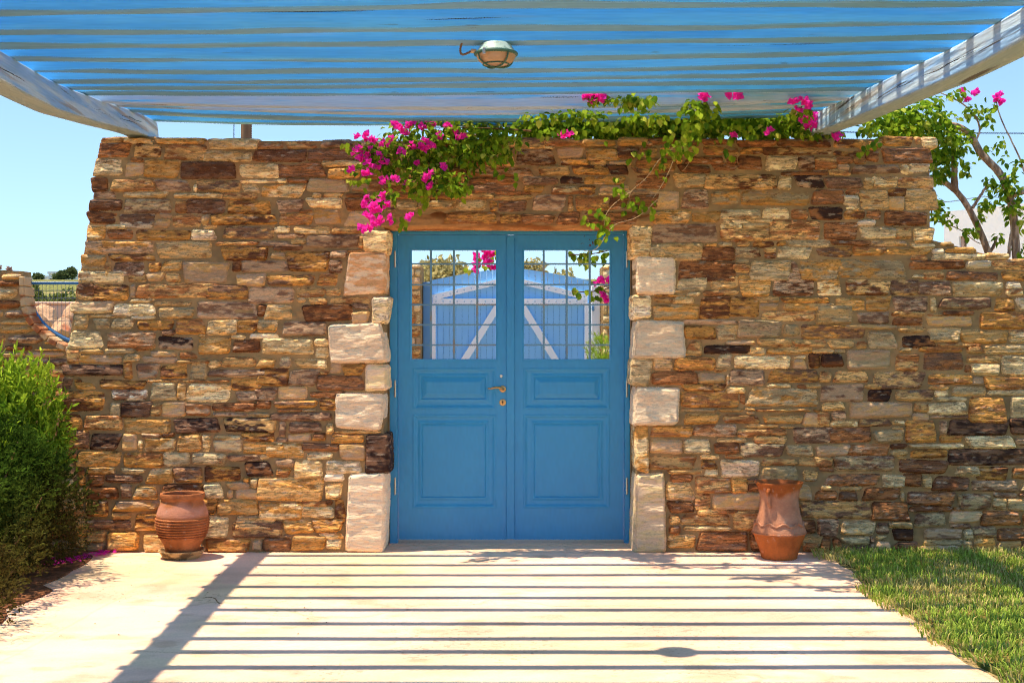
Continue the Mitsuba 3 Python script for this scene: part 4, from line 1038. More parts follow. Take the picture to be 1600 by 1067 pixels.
spray_leaves([(1074, 204), (930, 194), (960, 198), (870, 196), (1130, 206), (850, 200), (900, 200), (1180, 204)], vine2, r2, -.2, per=5, spread=10)
spray_leaves([(1046, 224), (1060, 222), (1074, 218), (1086, 214), (1058, 236), (1068, 232), (1044, 236), (1078, 224)], vine2, r2, -.14, per=8, spread=9)
spray_leaves([(998, 240), (992, 250), (1004, 236), (1016, 232), (1028, 256), (1030, 266), (970, 282), (966, 292), (974, 300), (992, 312), (986, 322), (1004, 320), (1012, 328), (1022, 318)], vine2, r2, -.07, per=4, spread=7)
spray_leaves([(934, 334), (944, 328), (950, 342), (936, 348), (926, 344), (944, 358), (950, 364), (940, 366)], vine2, r2, -.07, per=4, spread=7)
spray_leaves([(1140, 238), (1362, 228), (1366, 222), (1350, 232), (1160, 196)], vine2, r2, -.08, per=4, spread=6)
put_flowers([(914, 152), (924, 156), (936, 150), (943, 154), (930, 150), (1094, 151), (1100, 148), (1140, 148), (1152, 147), (1150, 150), (920, 151), (1098, 153)], vine2, r2, -1.10, .02)
put_flowers([(1256, 176), (1250, 185), (1266, 190), (1276, 184), (1283, 188), (1262, 197), (1271, 196), (1244, 180), (1310, 213), (1305, 212), (1258, 168), (1146, 212), (1200, 206), (880, 212), (890, 209), (926, 186), (1262, 182), (1272, 178)], vine2, r2, -.16, .04)
for pts, r0 in (([(1075, 205), (1060, 225), (1030, 250), (1006, 282), (986, 300), (983, 308)], .0045), ([(1072, 208), (1058, 236), (1046, 266), (1030, 296), (1020, 310)], .004), ([(1030, 310), (1008, 330), (990, 342), (960, 352), (930, 390), (912, 392)], .003),
                ([(986, 300), (968, 312), (950, 330), (944, 352)], .003), ([(1060, 226), (1078, 244), (1066, 268)], .0025)):
    put('stem', tube(spline([at(x, y, -.06) for x, y in pts], 22), np.linspace(r0, r0 * .55, 22), 6), 'mat_pale_twig', vine2, smooth=True)
rr = np.random.default_rng(8)
for k in range(26):
    x = rr.uniform(850, 1280); y = rr.uniform(186, 212)
    p = spline([at(x, y, .15), at(x + rr.uniform(-30, 30), y - rr.uniform(-8, 14), .1), at(x + rr.uniform(-60, 60), y - rr.uniform(-8, 22), .15)], 10)
    put('twig', tube(p, .0035, 5), 'mat_twig', vine2, smooth=True)
spray_leaves([(944, 372)], vine2, r2, -.06, size=(.025, .04), per=3, spread=4)
for k in range(7):     # withered bits at the tip of the shoot
    p = at(926 + rr.normal() * 10, 376 + rr.normal() * 7, -.06)
    v, f, c = leaves(p[None], rdir(1, rr) + [[0, 0, -.8]], rdir(1, rr), .03, lin(92, 62, 56), wide=.6)
    put('dry_leaf', (v, f), 'mat_leaf', vine2, color=c)

# the tree at the right, behind the low part of the wall
r3 = np.random.default_rng(51)
tree = thing('bougainvillea_tree', 'bare stemmed bougainvillea tree behind the low right end of the wall', 'tree')
TD = .85
foot = lambda x, y: [at(x, y, TD)[0], TD, -.02]


def limb(pts, r0, r1_, name='trunk', jig=.012, d=TD):
    P = [np.array(p, float) if len(p) == 3 else at(p[0], p[1], d) for p in pts]
    c = spline(P, 36)
    c[:, :2] += jig * (meshkit.fbm(np.stack([np.arange(36) * .35, np.full(36, pts[0][0] * .1), np.zeros(36)], -1), 3)[:, None] - .5)
    rad = np.linspace(r0, r1_, 36) * (1 + .16 * (meshkit.fbm(np.stack([np.arange(36) * .7, np.full(36, 3.3), np.zeros(36)], -1), 2) - .5))
    return put(name, tube(c, rad, 12), 'mat_bark', tree, smooth=True)


limb([foot(1590, 700), (1562, 500), (1544, 395), (1516, 330), (1492, 297), (1468, 278), (1458, 262)], .040, .020)
limb([(1492, 298), (1491, 268), (1490, 240), (1487, 205)], .028, .013, 'branch')
limb([foot(1600, 700), (1602, 520), (1588, 405), (1584, 340), (1576, 300), (1560, 268), (1538, 246), (1523, 222)], .042, .026)
limb([(1523, 224), (1508, 204), (1486, 195), (1456, 194), (1430, 190)], .028, .012, 'branch')
limb([(1520, 325), (1532, 306), (1544, 288)], .013, .008, 'branch')
limb([(1545, 395), (1553, 384), (1557, 370)], .014, .009, 'branch')
limb([(1576, 402), (1580, 366), (1586, 340)], .013, .010, 'branch')
limb([(1582, 306), (1600, 300), (1624, 296)], .02, .012, 'branch')
limb([(1604, 296), (1590, 240), (1566, 190), (1558, 165), (1556, 152)], .007, .004, 'branch')
limb([(1523, 222), (1530, 196), (1500, 160), (1470, 146)], .008, .004, 'branch')
limb([(1470, 214), (1462, 250), (1456, 300), (1456, 340)], .008, .005, 'branch')
limb([(1456, 344), (1484, 352), (1510, 366), (1525, 378), (1546, 378)], .004, .003, 'branch')
limb([(1466, 316), (1500, 313), (1536, 308), (1572, 312)], .003, .002, 'branch')
tb = [(1386, 190, 40, 20, .55, .15, 140), (1424, 182, 40, 24, .6, .16, 170), (1440, 208, 28, 18, .65, .14, 90), (1476, 214, 24, 24, .7, .14, 110), (1400, 206, 34, 10, .5, .12, 60), (1362, 204, 22, 10, .4, .1, 34), (1470, 186, 26, 16, .75, .14, 70),
      (1496, 150, 26, 8, .8, .1, 26), (1454, 160, 26, 10, .7, .1, 36), (1520, 176, 16, 14, .8, .1, 34), (1545, 180, 12, 22, .85, .08, 34), (1478, 246, 22, 20, .8, .12, 80), (1474, 270, 12, 14, .8, .1, 36), (1500, 232, 16, 14, .8, .1, 40), (1462, 318, 8, 14, .8, .08, 26),
      (1470, 334, 14, 12, .8, .1, 30), (1488, 347, 10, 8, .8, .06, 14), (1516, 362, 12, 12, .8, .08, 22), (1540, 318, 18, 12, .85, .08, 34), (1566, 298, 22, 16, .85, .1, 60), (1590, 312, 20, 14, .85, .1, 44), (1546, 284, 12, 10, .85, .06, 20), (1596, 392, 8, 18, .85, .08, 26),
      (1540, 236, 12, 8, .85, .06, 14), (1562, 222, 8, 14, .85, .06, 12), (1502, 212, 20, 12, .8, .08, 40), (1590, 262, 9, 14, .85, .06, 16), (1572, 248, 8, 8, .85, .06, 8), (1600, 345, 12, 20, .85, .1, 24), (1582, 330, 14, 18, .82, .08, 40), (1576, 282, 14, 12, .82, .08, 30), (1508, 262, 10, 16, .82, .08, 26), (1530, 340, 8, 12, .82, .06, 16), (1560, 372, 8, 12, .82, .06, 16), (1455, 240, 8, 30, .72, .06, 30), (1555, 160, 6, 8, .85, .05, 10), (1458, 270, 6, 20, .75, .06, 16)]
tb = [(*q[:6], int(q[6] * (1.7 if q[0] < 1480 else 1.25))) for q in tb]
put_col('foliage', leaf_cloud(tb, r3, out=(0, -.6, 0)), 'mat_leaf', tree, kind='stuff')
put_flowers([(1503, 141), (1523, 144), (1510, 155), (1556, 152), (1566, 160), (1560, 150)], tree, r3, .8, .03)

# a shoot of the bougainvillea seen through the door's grille, hanging behind the wall
r4 = np.random.default_rng(61)
shoot = thing('hanging_shoot', 'dark bougainvillea shoot with pink flowers hanging behind the right door leaf', 'bougainvillea')
spray_leaves([(896, 398), (908, 402), (922, 400), (936, 398), (946, 402), (925, 408), (912, 396)], shoot, r4, .75, size=(.05, .065), per=4, spread=6)
spray_leaves([(900, 452), (910, 456), (922, 460), (934, 452), (944, 456), (934, 462)], shoot, r4, .75, size=(.045, .06), per=3, spread=6)
put_flowers([(936, 440), (944, 438), (950, 438), (942, 462), (946, 466), (950, 470)], shoot, r4, .72, .02, size=.03)
put('stem', tube(spline([at(1000, 340, .75), at(975, 380, .75), at(930, 396, .75), at(890, 398, .75)], 16), .004, 6), 'mat_twig', shoot, smooth=True)
put('stem', tube(spline([at(990, 400, .75), at(970, 440, .75), at(930, 455, .75), at(893, 455, .75)], 16), .004, 6), 'mat_twig', shoot, smooth=True)
shoot2 = thing('hanging_shoot', 'pink bougainvillea shoot hanging behind the left door leaf', 'bougainvillea')
put_flowers([(742, 402), (758, 400), (766, 406), (760, 412), (770, 398), (741, 422), (772, 420), (755, 394), (764, 394), (744, 412)], shoot2, r4, .72, .02, size=.03)
spray_leaves([(770, 402), (752, 410), (764, 416), (772, 394), (727, 420)], shoot2, r4, .78, size=(.04, .055), per=3, spread=5)
put('stem', tube(spline([at(800, 340, .75), at(785, 380, .75), at(760, 405, .75), at(742, 424, .75)], 16), .004, 6), 'mat_twig', shoot2, smooth=True)

# ------------------------------------------------------------------ shrubs at the left
def shrub(name, lobes, n, label, leafcol, r, leaf=(.016, .030), wide=.42, per=9, sprig=.07, group=None, core=(.03, .035, .015), up=.5, dead=None, clump=0.0):
    t = thing(name, label, 'shrub', group)
    tot = sum(a * b * c for _, (a, b, c) in lobes) ** .9
    Ps, Ds = [], []
    for c, rad in lobes:
        rad = np.array(rad)
        k = int(n * (rad.prod() ** .9) / sum(np.prod(q) ** .9 for _, q in lobes))
        q = rdir(k, r)
        lump = 1 + .30 * (meshkit.fbm(q * 3.4 + np.array(c), 3) - .5) * 2
        rr_ = np.where(r.random(k) < .72, r.uniform(.86, 1.04, k), r.uniform(.45, .9, k))
        p = np.array(c) + q * rad * (lump * rr_)[:, None]
        Ps.append(p); Ds.append(q)
    P, Q = np.vstack(Ps), np.vstack(Ds)
    keep = (P[:, 2] > .02) & (meshkit.fbm(P * 6.5, 2, 3) > clump)
    P, Q = P[keep], Q[keep]
    n = len(P)
    dirs = Q * .7 + rdir(n, r) * .5 + [0, 0, up]
    dirs /= np.linalg.norm(dirs, axis=1, keepdims=True)
    tt = np.tile(np.linspace(.1, 1, per), n)
    L = np.repeat(r.uniform(.6, 1.3, n) * sprig, per)
    base = np.repeat(P, per, 0) + np.repeat(dirs, per, 0) * (tt * L)[:, None]
    out = rdir(n * per, r)
    Y = np.repeat(dirs, per, 0) * .8 + out * .75
    N = rdir(n * per, r) * .7 + np.repeat(dirs, per, 0) * .3 + [0, -.2, .4]
    colr = np.array(leafcol[0]) + (np.array(leafcol[1]) - np.array(leafcol[0])) * np.clip(meshkit.fbm(np.repeat(P, per, 0) * 2.3, 3, 7)[:, None] * 2.2 - .6 + .35 * (tt[:, None] - .5), 0, 1)
    if dead is not None:
        w = dead(np.repeat(P, per, 0))[:, None]
        colr = colr * (1 - w) + np.array(lin(92, 72, 40)) * w
    colr = colr * r.uniform(.7, 1.25, (n * per, 1))
    sz = r.uniform(*leaf, n * per)
    if dead is not None:
        sz = sz * np.where(r.random(n * per) < w[:, 0] * .5, .45, 1)
    put_col('foliage', leaves(base, Y, N, sz, colr, NEEDLE_V, NEEDLE_F, wide / .13 * .5), 'mat_needle', t, kind='stuff')
    # stems inside
    for k in range(14):
        c, rad = lobes[int(r.integers(len(lobes)))]
        e = np.array(c) + rdir(1, r)[0] * np.array(rad) * .9
        e[2] = abs(e[2])
        s0 = np.array([np.mean([c_[0][0] for c_ in lobes]), np.mean([c_[0][1] for c_ in lobes]), 0]) + r.normal(size=3) * [.18, .18, 0]
        s0[2] = -.01
        put('stem', tube(spline([s0, (s0 + e) / 2 + r.normal(size=3) * .06, e], 10), np.linspace(.012, .004, 10), 6), 'mat_twig', t, smooth=True)
    return t


r5 = np.random.default_rng(71)
shrub('dark_shrub', [((-3.30, -1.0, .47), (.70, .56, .46)), ((-3.15, -.96, .50), (.38, .42, .40)), ((-3.45, -1.35, .42), (.70, .50, .42)), ((-3.10, -1.18, .34), (.34, .45, .36)), ((-3.02, -1.75, .27), (.44, .46, .31)), ((-2.86, -2.35, .20), (.40, .46, .24)), ((-2.90, -.62, .26), (.22, .26, .26)), ((-2.84, -3.0, .18), (.36, .5, .22))], 14500,
      'rounded dark green shrub with bare brown inner twigs at the left edge of the patio', (lin(24, 38, 14), lin(80, 110, 36)), r5, clump=.43, leaf=(.015, .028), wide=.46, per=9, sprig=.065, up=.25,
      dead=lambda P: np.clip((.66 - P[:, 2]) * 2.0, 0, 1) * np.clip((P[:, 0] + 3.15) * 3, 0, 1) * .75)
shrub('low_bright_shrub', [((-2.90, -2.35, .16), (.26, .34, .17))], 500, 'small light green shrub at the lower left corner', (lin(88, 120, 40), lin(150, 176, 70)), r5, leaf=(.016, .028), wide=.30, per=9, sprig=.07)
shrub('bright_shrub', [((-3.38, -.30, .62), (.28, .22, .52)), ((-3.10, -.28, .64), (.15, .18, .54)), ((-3.25, -.34, .68), (.2, .18, .52)), ((-3.68, -.30, .62), (.28, .24, .54))], 2200,
      'taller bright yellow green shrub behind the dark one, against the left end of the wall', (lin(96, 136, 34), lin(176, 200, 60)), r5, leaf=(.036, .060), wide=.32, per=9, sprig=.13, up=1.1)
# fallen petals at the foot of the shrub
r6 = np.random.default_rng(81)
n = 190
tpar = r6.random(n)
P = np.stack([np.interp(tpar, [0, 1], [-2.86, -2.66]) + r6.normal(size=n) * .035, np.interp(tpar, [0, 1], [-.62, -.10]) + r6.normal(size=n) * .03, np.full(n, .014)], 1)
v, f, c = leaves(P, rdir(n, r6) * [1, 1, .15], rdir(n, r6) * .3 + [0, 0, 1], r6.uniform(.02, .032, n), [.5, .5, .5], wide=1.3)
whole('fallen_petals', (v, f), 'mat_bract', 'drift of fallen magenta petals on the soil beside the shrub', 'petals', kind='stuff')
# dry bits lying on the concrete
n = 60
P = np.stack([r6.uniform(-2.4, -.9, n), -r6.uniform(.1, 2.6, n) ** 1.0, np.full(n, .004)], 1)
v, f, c = leaves(P, rdir(n, r6) * [1, 1, .05], rdir(n, r6) * .2 + [0, 0, 1], r6.uniform(.008, .022, n), lin(120, 86, 56), wide=.6)
whole('leaf_litter', (v, f), 'mat_leaf', 'scattered dry leaf crumbs on the pale concrete', 'litter', kind='stuff', color=c)
# a crooked hairline crack in the concrete
cp = [(318, 934), (328, 933), (338, 937), (348, 943)]
gp = lambda x, y: [(x - 800) / S * (H / ((y - 533.5) / S)), ((H / ((y - 533.5) / S)) - 1) * D, .0006]
whole('twig_on_patio', tube(spline([gp(*q) for q in cp], 18), .0028, 5), 'mat_twig', 'thin dark twig lying on the patio in the shadow of the left beam', 'twig')
# tall grass blades against the wall foot at the right
n = 34
P = np.stack([r6.uniform(2.15, 3.4, n), -.07 + r6.normal(size=n) * .02, np.zeros(n)], 1)
v, f, c = leaves(P, rdir(n, r6) * [.45, .2, 0] + [0, 0, 1], rdir(n, r6) * .3 + [0, -1, 0], r6.uniform(.10, .22, n), lin(70, 96, 40), NEEDLE_V, NEEDLE_F, .26)
whole('tall_grass', (v, f), 'mat_needle', 'few long grass blades growing at the foot of the right wall', 'grass', kind='stuff', color=c)

# ------------------------------------------------------------------ behind the wall, left: garden wall with a swoop and a railing
def rubble(parent, x0, x1, zf, y, r, rows=.085, cols=(.14, .34), codes=('t', 'tr', 'pm', 'm', 'gt', 'ot', 'c', 'rb'), z0=0.0, z1=2.2, name='stone', axis=0, prot=(.026, .045)):
    """courses of rough stones on the face y = const of a wall whose top is zf(x)"""
    z = z0
    i = 0
    while z < z1:
        h = rows * r.uniform(.6, 1.35)
        x = x0 - r.uniform(0, .1)
        while x < x1:
            w = r.uniform(*cols)
            a, b = max(x, x0), min(x + w, x1)
            while b - a > .06 and z + h * .45 >= min(zf(a), zf(b)):
                b -= .02
            tz = min(zf(a), zf(b))
            if b - a > .05 and z + h * .45 < tz:
                zt = min(z + h, tz)
                nx_, nz_ = 6, 4
                s, t = np.meshgrid(np.linspace(-1, 1, nx_), np.linspace(-1, 1, nz_), indexing='ij')
                s2, t2 = s * (1 - .10 * np.abs(t) ** 4), t * (1 - .14 * np.abs(s) ** 4)
                X, Z = (a + b) / 2 + s2 * ((b - a) / 2 - .006), (z + zt) / 2 + t2 * ((zt - z) / 2 - .005)
                fall = np.clip((1 - np.maximum(np.abs(s), np.abs(t))) * 4, 0, 1)
                yy_ = y - r.uniform(*prot) * fall - .02 * (meshkit.fbm(np.stack([X * 8, X * 0 + i, Z * 16], -1), 2) - .5) * fall
                Vv = np.stack([X, yy_, Z], -1).reshape(-1, 3)
                idx = np.arange(nx_ * nz_).reshape(nx_, nz_)
                F = np.stack([idx[:-1, :-1], idx[1:, :-1], idx[1:, 1:], idx[:-1, 1:]], -1).reshape(-1, 4)
                code = str(r.choice(codes))
                c1 = code[0]; c2 = code[1] if len(code) > 1 else SECOND[c1]
                uv = np.stack([16 * LET.index(c1) + LET.index(c2) + .1 + .7 * (s.ravel() + 1) / 2, int(r.integers(0, 400)) + .1 + .7 * (t.ravel() + 1) / 2], 1)
                put(name, (Vv, F), 'mat_stone', parent, smooth=True, uv=uv)
            x += w
            i += 1
        z += h


rg = np.random.default_rng(91)
GY_ = 2.2
gwall = thing('garden_wall', 'low rubble stone garden wall sweeping down in a curve behind the shrubs', 'wall')
g = lambda x, y: at(x, y, GY_)
curve = [g(x, y)[[0, 2]] for x, y in ((36, 424), (37, 452), (40, 480), (47, 499), (59, 513), (77, 529), (96, 540), (150, 552), (260, 556))]
cs = spline(np.c_[np.array(curve), np.zeros(len(curve))], 40)[:, :2]
outline = [[-6.6, g(0, 421)[2] + .03], [g(0, 421)[0], g(0, 422)[2]]] + cs.tolist() + [[cs[-1][0], -.05], [-6.6, -.05]]
poly = Polygon(outline)
put('mortar', extrude_y(poly, GY_, GY_ + .18), 'mat_mortar', gwall)
topz = lambda x: float(np.interp(x, [p[0] for p in outline[:-2]], [p[1] for p in outline[:-2]]))
rubble(gwall, -5.2, cs[-1][0] - .02, topz, GY_, rg, z0=.9, z1=2.05)
# coping stones along the curve
for k in range(1, 36, 2):
    a, b = cs[k], cs[k + 2]
    mm = (a + b) / 2
    L = np.linalg.norm(b - a)
    m = box(-L / 2 + .003, L / 2 - .003, -.03, .19 + .02 * math.sin(k * 5), -.03, .012 + .012 * math.sin(k * 3), .008)
    m.apply_transform(trimesh.transformations.rotation_matrix(math.atan2(a[1] - b[1], b[0] - a[0]), [0, 1, 0]))
    m.apply_translation([mm[0], GY_, mm[1]])
    v = np.array(m.vertices)
    put('coping_stone', m, 'mat_coping' , gwall)
rail = thing('wire_railing', 'blue metal railing with fine wires filling the curved dip of the garden wall', 'railing')
RY = GY_ + .16
a0, a1 = at(30, 442.5, RY), at(320, 442.5, RY)
put('top_rail', box(a0[0], a1[0], RY - .015, RY + .015, a0[2] - .012, a0[2] + .012, .003), 'mat_blue_metal', rail)
cv_ = spline([at(x, y, RY) for x, y in ((38, 444), (43.5, 465), (54, 488), (68, 507), (86, 521), (105, 531), (150, 542), (240, 546), (318, 546))], 60)
put('curved_bar', tube(cv_, .021, 8), 'mat_blue_metal', rail, smooth=True)
for x in range(60, 320, 6):
    zb = np.interp(at(x, 0, RY)[0], cv_[:, 0], cv_[:, 2])
    p = at(x, 442, RY)
    put('wire', tube([[p[0], RY, zb], [p[0], RY, a0[2]]], .0020, 4), 'mat_wire', rail)
for y in (454, 466, 502):
    xs_ = np.interp(at(0, y, RY)[2], cv_[:36, 2][::-1], cv_[:36, 0][::-1])
    p = at(320, y, RY)
    put('wire', tube([[xs_, RY, p[2]], [p[0], RY, p[2]]], .0032, 5), 'mat_wire', rail)


def rock(c, rad, r, label):
    m = trimesh.creation.icosphere(subdivisions=4)
    v = np.array(m.vertices)
    n_ = meshkit.fbm(v * 1.4 + np.array(c), 4) - .5
    planes = rdir(14, r)
    for q in planes:
        d = v @ q
        v = v - np.maximum(d - r.uniform(.62, .85), 0)[:, None] * q
    v = v * (1 + .25 * n_)[:, None]
    m.vertices = v * rad + c
    whole('boulder', m, 'mat_rock', label, 'boulder', smooth=30)


rr_ = np.random.default_rng(101)
def bl(x, y, d, rad, label):
    c = at(x, y, d)
    rock([c[0], d, c[2]], rad, rr_, label)


bl(72, 500, 8, (.22, .2, .25), 'pale boulder behind the wire railing, leftmost of the pile')
bl(98, 516, 7.6, (.15, .15, .17), 'reddish boulder behind the wire railing beside the wall end')
bl(48, 530, 7.4, (.24, .2, .24), 'low boulder at the foot of the pile behind the garden wall')
bl(122, 500, 8.4, (.2, .2, .25), 'boulder half hidden by the left end of the stone wall')
bank = [at(30, 0, 9)[0], at(300, 0, 9)[0]]
m = trimesh.creation.icosphere(subdivisions=4)
v = np.array(m.vertices)
v = v * (1 + .2 * (meshkit.fbm(v * 3, 4) - .5))[:, None] * [3.4, 1.6, 1.42] + [-5.2, 9.6, 0]
m.vertices = v
structure('earth_bank', m, 'mat_ground', smooth=True)
pw0, pw1 = at(20, 471, 22), at(300, 471, 22)
whole('far_wall', cat([box(pw0[0] - 4, pw1[0] + 1, 22, 22.4, .2, pw0[2] - .08, .03), box(pw0[0] - 4, pw1[0] + 1, 21.95, 22.45, pw0[2] - .079, pw0[2], .03)]), 'mat_pink_wall', 'pinkish rendered wall beyond the boulders at the left', 'wall')


def far_tree(name, label, x, ytop, d, w_px, r, n, cols, trunk=True, shape=(1, 1), leaf=.1, zbase=None, lob=7, catg='tree', group=None, flat=.8):
    t = thing(name, label, catg, group)
    top_ = at(x, ytop, d)
    gz = float(ground_z(np.array(top_[0]), np.array(float(d)))) if zbase is None else zbase
    u = (D + d) / D
    hw = w_px / S * u
    ht = top_[2] - gz
    ch_ = ht * shape[0]
    cz_ = top_[2] - ch_ / 2
    res = []
    for k in range(lob):
        q = rdir(1, r)[0] * r.uniform(.2, .75)
        cc = np.array([top_[0], d, cz_]) + q * [hw, hw * flat, ch_ / 2]
        rad = np.array([hw, hw * flat, ch_ / 2]) * r.uniform(.35, .55)
        m_ = n // lob
        dq = rdir(m_, r)
        P = cc + dq * rad * (.6 + .5 * meshkit.fbm(dq * 3 + k, 2)[:, None]) * r.uniform(.75, 1.08, (m_, 1))
        P[:, 2] = np.minimum(P[:, 2], top_[2] + .02)
        col = np.array(cols[0]) + (np.array(cols[1]) - np.array(cols[0])) * r.random((m_, 1))
        res.append(leaves(P, dq * .5 + rdir(m_, r) * .8, rdir(m_, r) + [0, -.3, .5], r.uniform(.6, 1.3, m_) * leaf, col * r.uniform(.75, 1.2, (m_, 1)), wide=.9))
    put_col('crown', merge(res), 'mat_needle', t, kind='stuff')
    if trunk:
        put('trunk', tube(spline([[top_[0], d, gz - .1], [top_[0] + .08 * hw, d, gz + ht * .35], [top_[0] - .05 * hw, d, cz_]], 14), np.linspace(.05, .03, 14) * ht * .9, 8), 'mat_bark', t, smooth=True)
        for k in range(4):
            q = rdir(1, r)[0]
            put('limb', tube(spline([[top_[0], d, gz + ht * .3], [top_[0] + q[0] * hw * .35, d + q[1] * hw * .3, cz_ - ch_ * .1], [top_[0] + q[0] * hw * .6, d + q[1] * hw * .5, cz_ + ch_ * .15]], 10), np.linspace(.03, .012, 10) * ht, 6), 'mat_bark', t, smooth=True)
    return t


rt = np.random.default_rng(111)
OL_ = (lin(160, 152, 96), lin(214, 202, 142))
far_tree('olive_tree', 'pale olive tree left of the gate peak, seen through the left door opening', 694, 387, 22, 62, rt, 7000, OL_, shape=(.8, 1), leaf=.13, lob=18)
far_tree('olive_tree', 'greyish olive tree at the left side of the left door opening', 648, 389, 24, 36, rt, 3400, (lin(164, 156, 124), lin(206, 196, 158)), shape=(.72, 1), leaf=.12, lob=8)
far_tree('olive_tree', 'pale olive tree right of the gate peak, seen through the right door opening', 838, 388, 22, 52, rt, 5600, OL_, shape=(.8, 1), leaf=.13, lob=15)
far_tree('olive_tree', 'low olive tree beside the right stone pillar', 896, 419, 24, 42, rt, 3400, (lin(156, 152, 92), lin(208, 198, 138)), shape=(.7, 1), leaf=.12, lob=9)
far_tree('olive_tree', 'small dark olive tree behind the right stone pillar', 930, 413, 26, 24, rt, 1800, (lin(110, 118, 66), lin(150, 152, 96)), shape=(.75, 1), leaf=.12, lob=6)

# hedge, houses and trees on the hill at the left
for k, (x, w) in enumerate(((48, 34), (76, 38), (106, 38))):
    far_tree('hedge_bush', ['dusty green bush above the railing, leftmost of three', 'dusty green bush in the middle above the railing', 'dusty green bush above the railing next to the wall end'][k], x, 446 + (k % 2), 40, w, rt, 2600, (lin(96, 112, 58), lin(150, 156, 92)), trunk=False, shape=(.95, 1), leaf=.14, lob=9, catg='bush', flat=.6)
HY = 190
h = lambda x, y: at(x, y, HY)


def house(x0, x1, y0, y1, label, depth=9):
    t = thing('white_house', label, 'house')
    a, b = h(x0, y0), h(x1, y1)
    put('wall', box(a[0], b[0], HY, HY + depth, b[2] - 4, a[2]), 'mat_white', t)
    put('parapet', box(a[0] - .15, b[0] + .15, HY - .15, HY + depth + .15, a[2] + .003, a[2] + .35), 'mat_white', t)
    n_ = max(2, int((b[0] - a[0]) / 2.2))
    for i in range(n_):
        xm = a[0] + (i + .5) * (b[0] - a[0]) / n_
        put('window', box(xm - .35, xm + .35, HY - .03, HY + .1, a[2] - 1.7, a[2] - .7), 'mat_pane_dark', t)


house(38, 80, 434.5, 442, 'low white flat roofed house on the hill at the left')
HY = 188
house(76, 96, 428, 442, 'taller white block beside the low house on the hill')
for k, (x, y, w, lb) in enumerate(((100, 424, 10, 'dark conifer on the hill right of the white houses'), (91, 430, 6, 'small dark tree in front of the white block on the hill'), (112, 418, 8, 'dark conifer half hidden by the wall end'), (59, 431, 6, 'dark round bush behind the low white house'))):
    far_tree('hill_tree', lb, x, y, 170, w, rt, 900, (lin(84, 102, 66), lin(124, 138, 88)), shape=(.85, 1), leaf=.5, lob=6)
for k, (x, y) in enumerate(((0, 410), (15, 412))):
    far_tree('dry_plant', ['dry seed head plant at the left edge above the garden wall', 'dry seed head plant on top of the garden wall'][k], x, y, 2.35, 5, rt, 90, (lin(164, 132, 116), lin(190, 160, 140)), shape=(.14, 1), leaf=.02, lob=3, catg='plant', zbase=1.5, trunk=False)

# ------------------------------------------------------------------ through the door: gate, pillars, plants
gate = thing('garden_gate', 'light blue boarded double gate with a peaked top seen through the door', 'gate')
Q = 7.74
q = lambda x, y: at(x, y, Q)
X = lambda x: q(x, 0)[0]
Zq = lambda y: q(0, y)[2]
apex = X(797)
ztop = lambda x: Zq(418) - (Zq(418) - Zq(441)) * min(1, abs(x - apex) / (X(937) - apex)) ** 1.25
xa, xb = X(674), X(922)
nb = 26
bw = (xb - xa) / nb
put('backing', box(xa, xb, Q + .066, Q + .075, .1, Zq(444), 0), 'mat_gate_post', gate)
for i in range(nb):
    x0, x1 = xa + i * bw + .002, xa + (i + 1) * bw - .002
    z0_, z1_ = ztop(x0), ztop(x1)
    P = np.array([[x, y, z] for x in (x0, x1) for y in (Q + .04, Q + .065) for z in (.08, (z0_ if x == x0 else z1_))])
    put('board', tm(m3.Manifold.hull_points(P)), 'mat_gate', gate)


def beam2(p0, p1, w, y0, y1, mat='mat_gate_pale', name='brace'):
    p0, p1 = np.array(p0), np.array(p1)
    d = (p1 - p0) / np.linalg.norm(p1 - p0)
    nrm = np.array([-d[1], d[0]]) * w / 2
    P = np.array([[c[0], y, c[1]] for c in (p0 - nrm, p0 + nrm, p1 - nrm, p1 + nrm) for y in (y0, y1)])
    return put(name, tm(m3.Manifold.hull_points(P)), mat, gate)


for s_ in (-1, 1):
    ex = apex + s_ * (X(918) - apex)
    beam2((ex, Zq(465)), (apex + s_ * .005, Zq(436)), .068, Q - .014, Q + .04, name='top_rail')
    beam2((ex, Zq(471)), (apex + s_ * .005, Zq(471)), .072, Q - .02, Q + .038, name='cross_rail')
    beam2((apex + s_ * (X(816) - apex), Zq(478)), (apex + s_ * (X(876) - apex), Zq(575)), .085, Q - .012, Q + .039, name='brace')
    beam2((ex + s_ * -.0, .1), (ex, Zq(474)), .075, Q - .026, Q + .037, name='stile')
    beam2((apex + s_ * .04, .1), (apex + s_ * .04, Zq(478)), .06, Q - .03, Q + .036, name='stile')
    for k in range(11):
        for (za, zb, yo) in ((471, 471, -.02), (465, 436, -.014)):
            f_ = (k + .5) / 11
            m = trimesh.creation.icosphere(subdivisions=1, radius=.008)
            m.apply_translation([ex + (apex - ex) * f_, Q + yo - .002, Zq(za + (zb - za) * f_)])
            put('bolt', m, 'mat_gate_post', gate)
px0, px1 = X(661), X(673)
put('post', box(px0, px1, Q - .05, Q + .08, 0, Zq(441), .008), 'mat_gate_post', gate)
put('post', box(X(923.5), X(937.5), Q - .05, Q + .08, 0, Zq(446), .008), 'mat_gate_pale', gate)
put('latch', box(X(924), X(928), Q - .07, Q - .05, Zq(486), Zq(478), .004), 'mat_gate_post', gate)
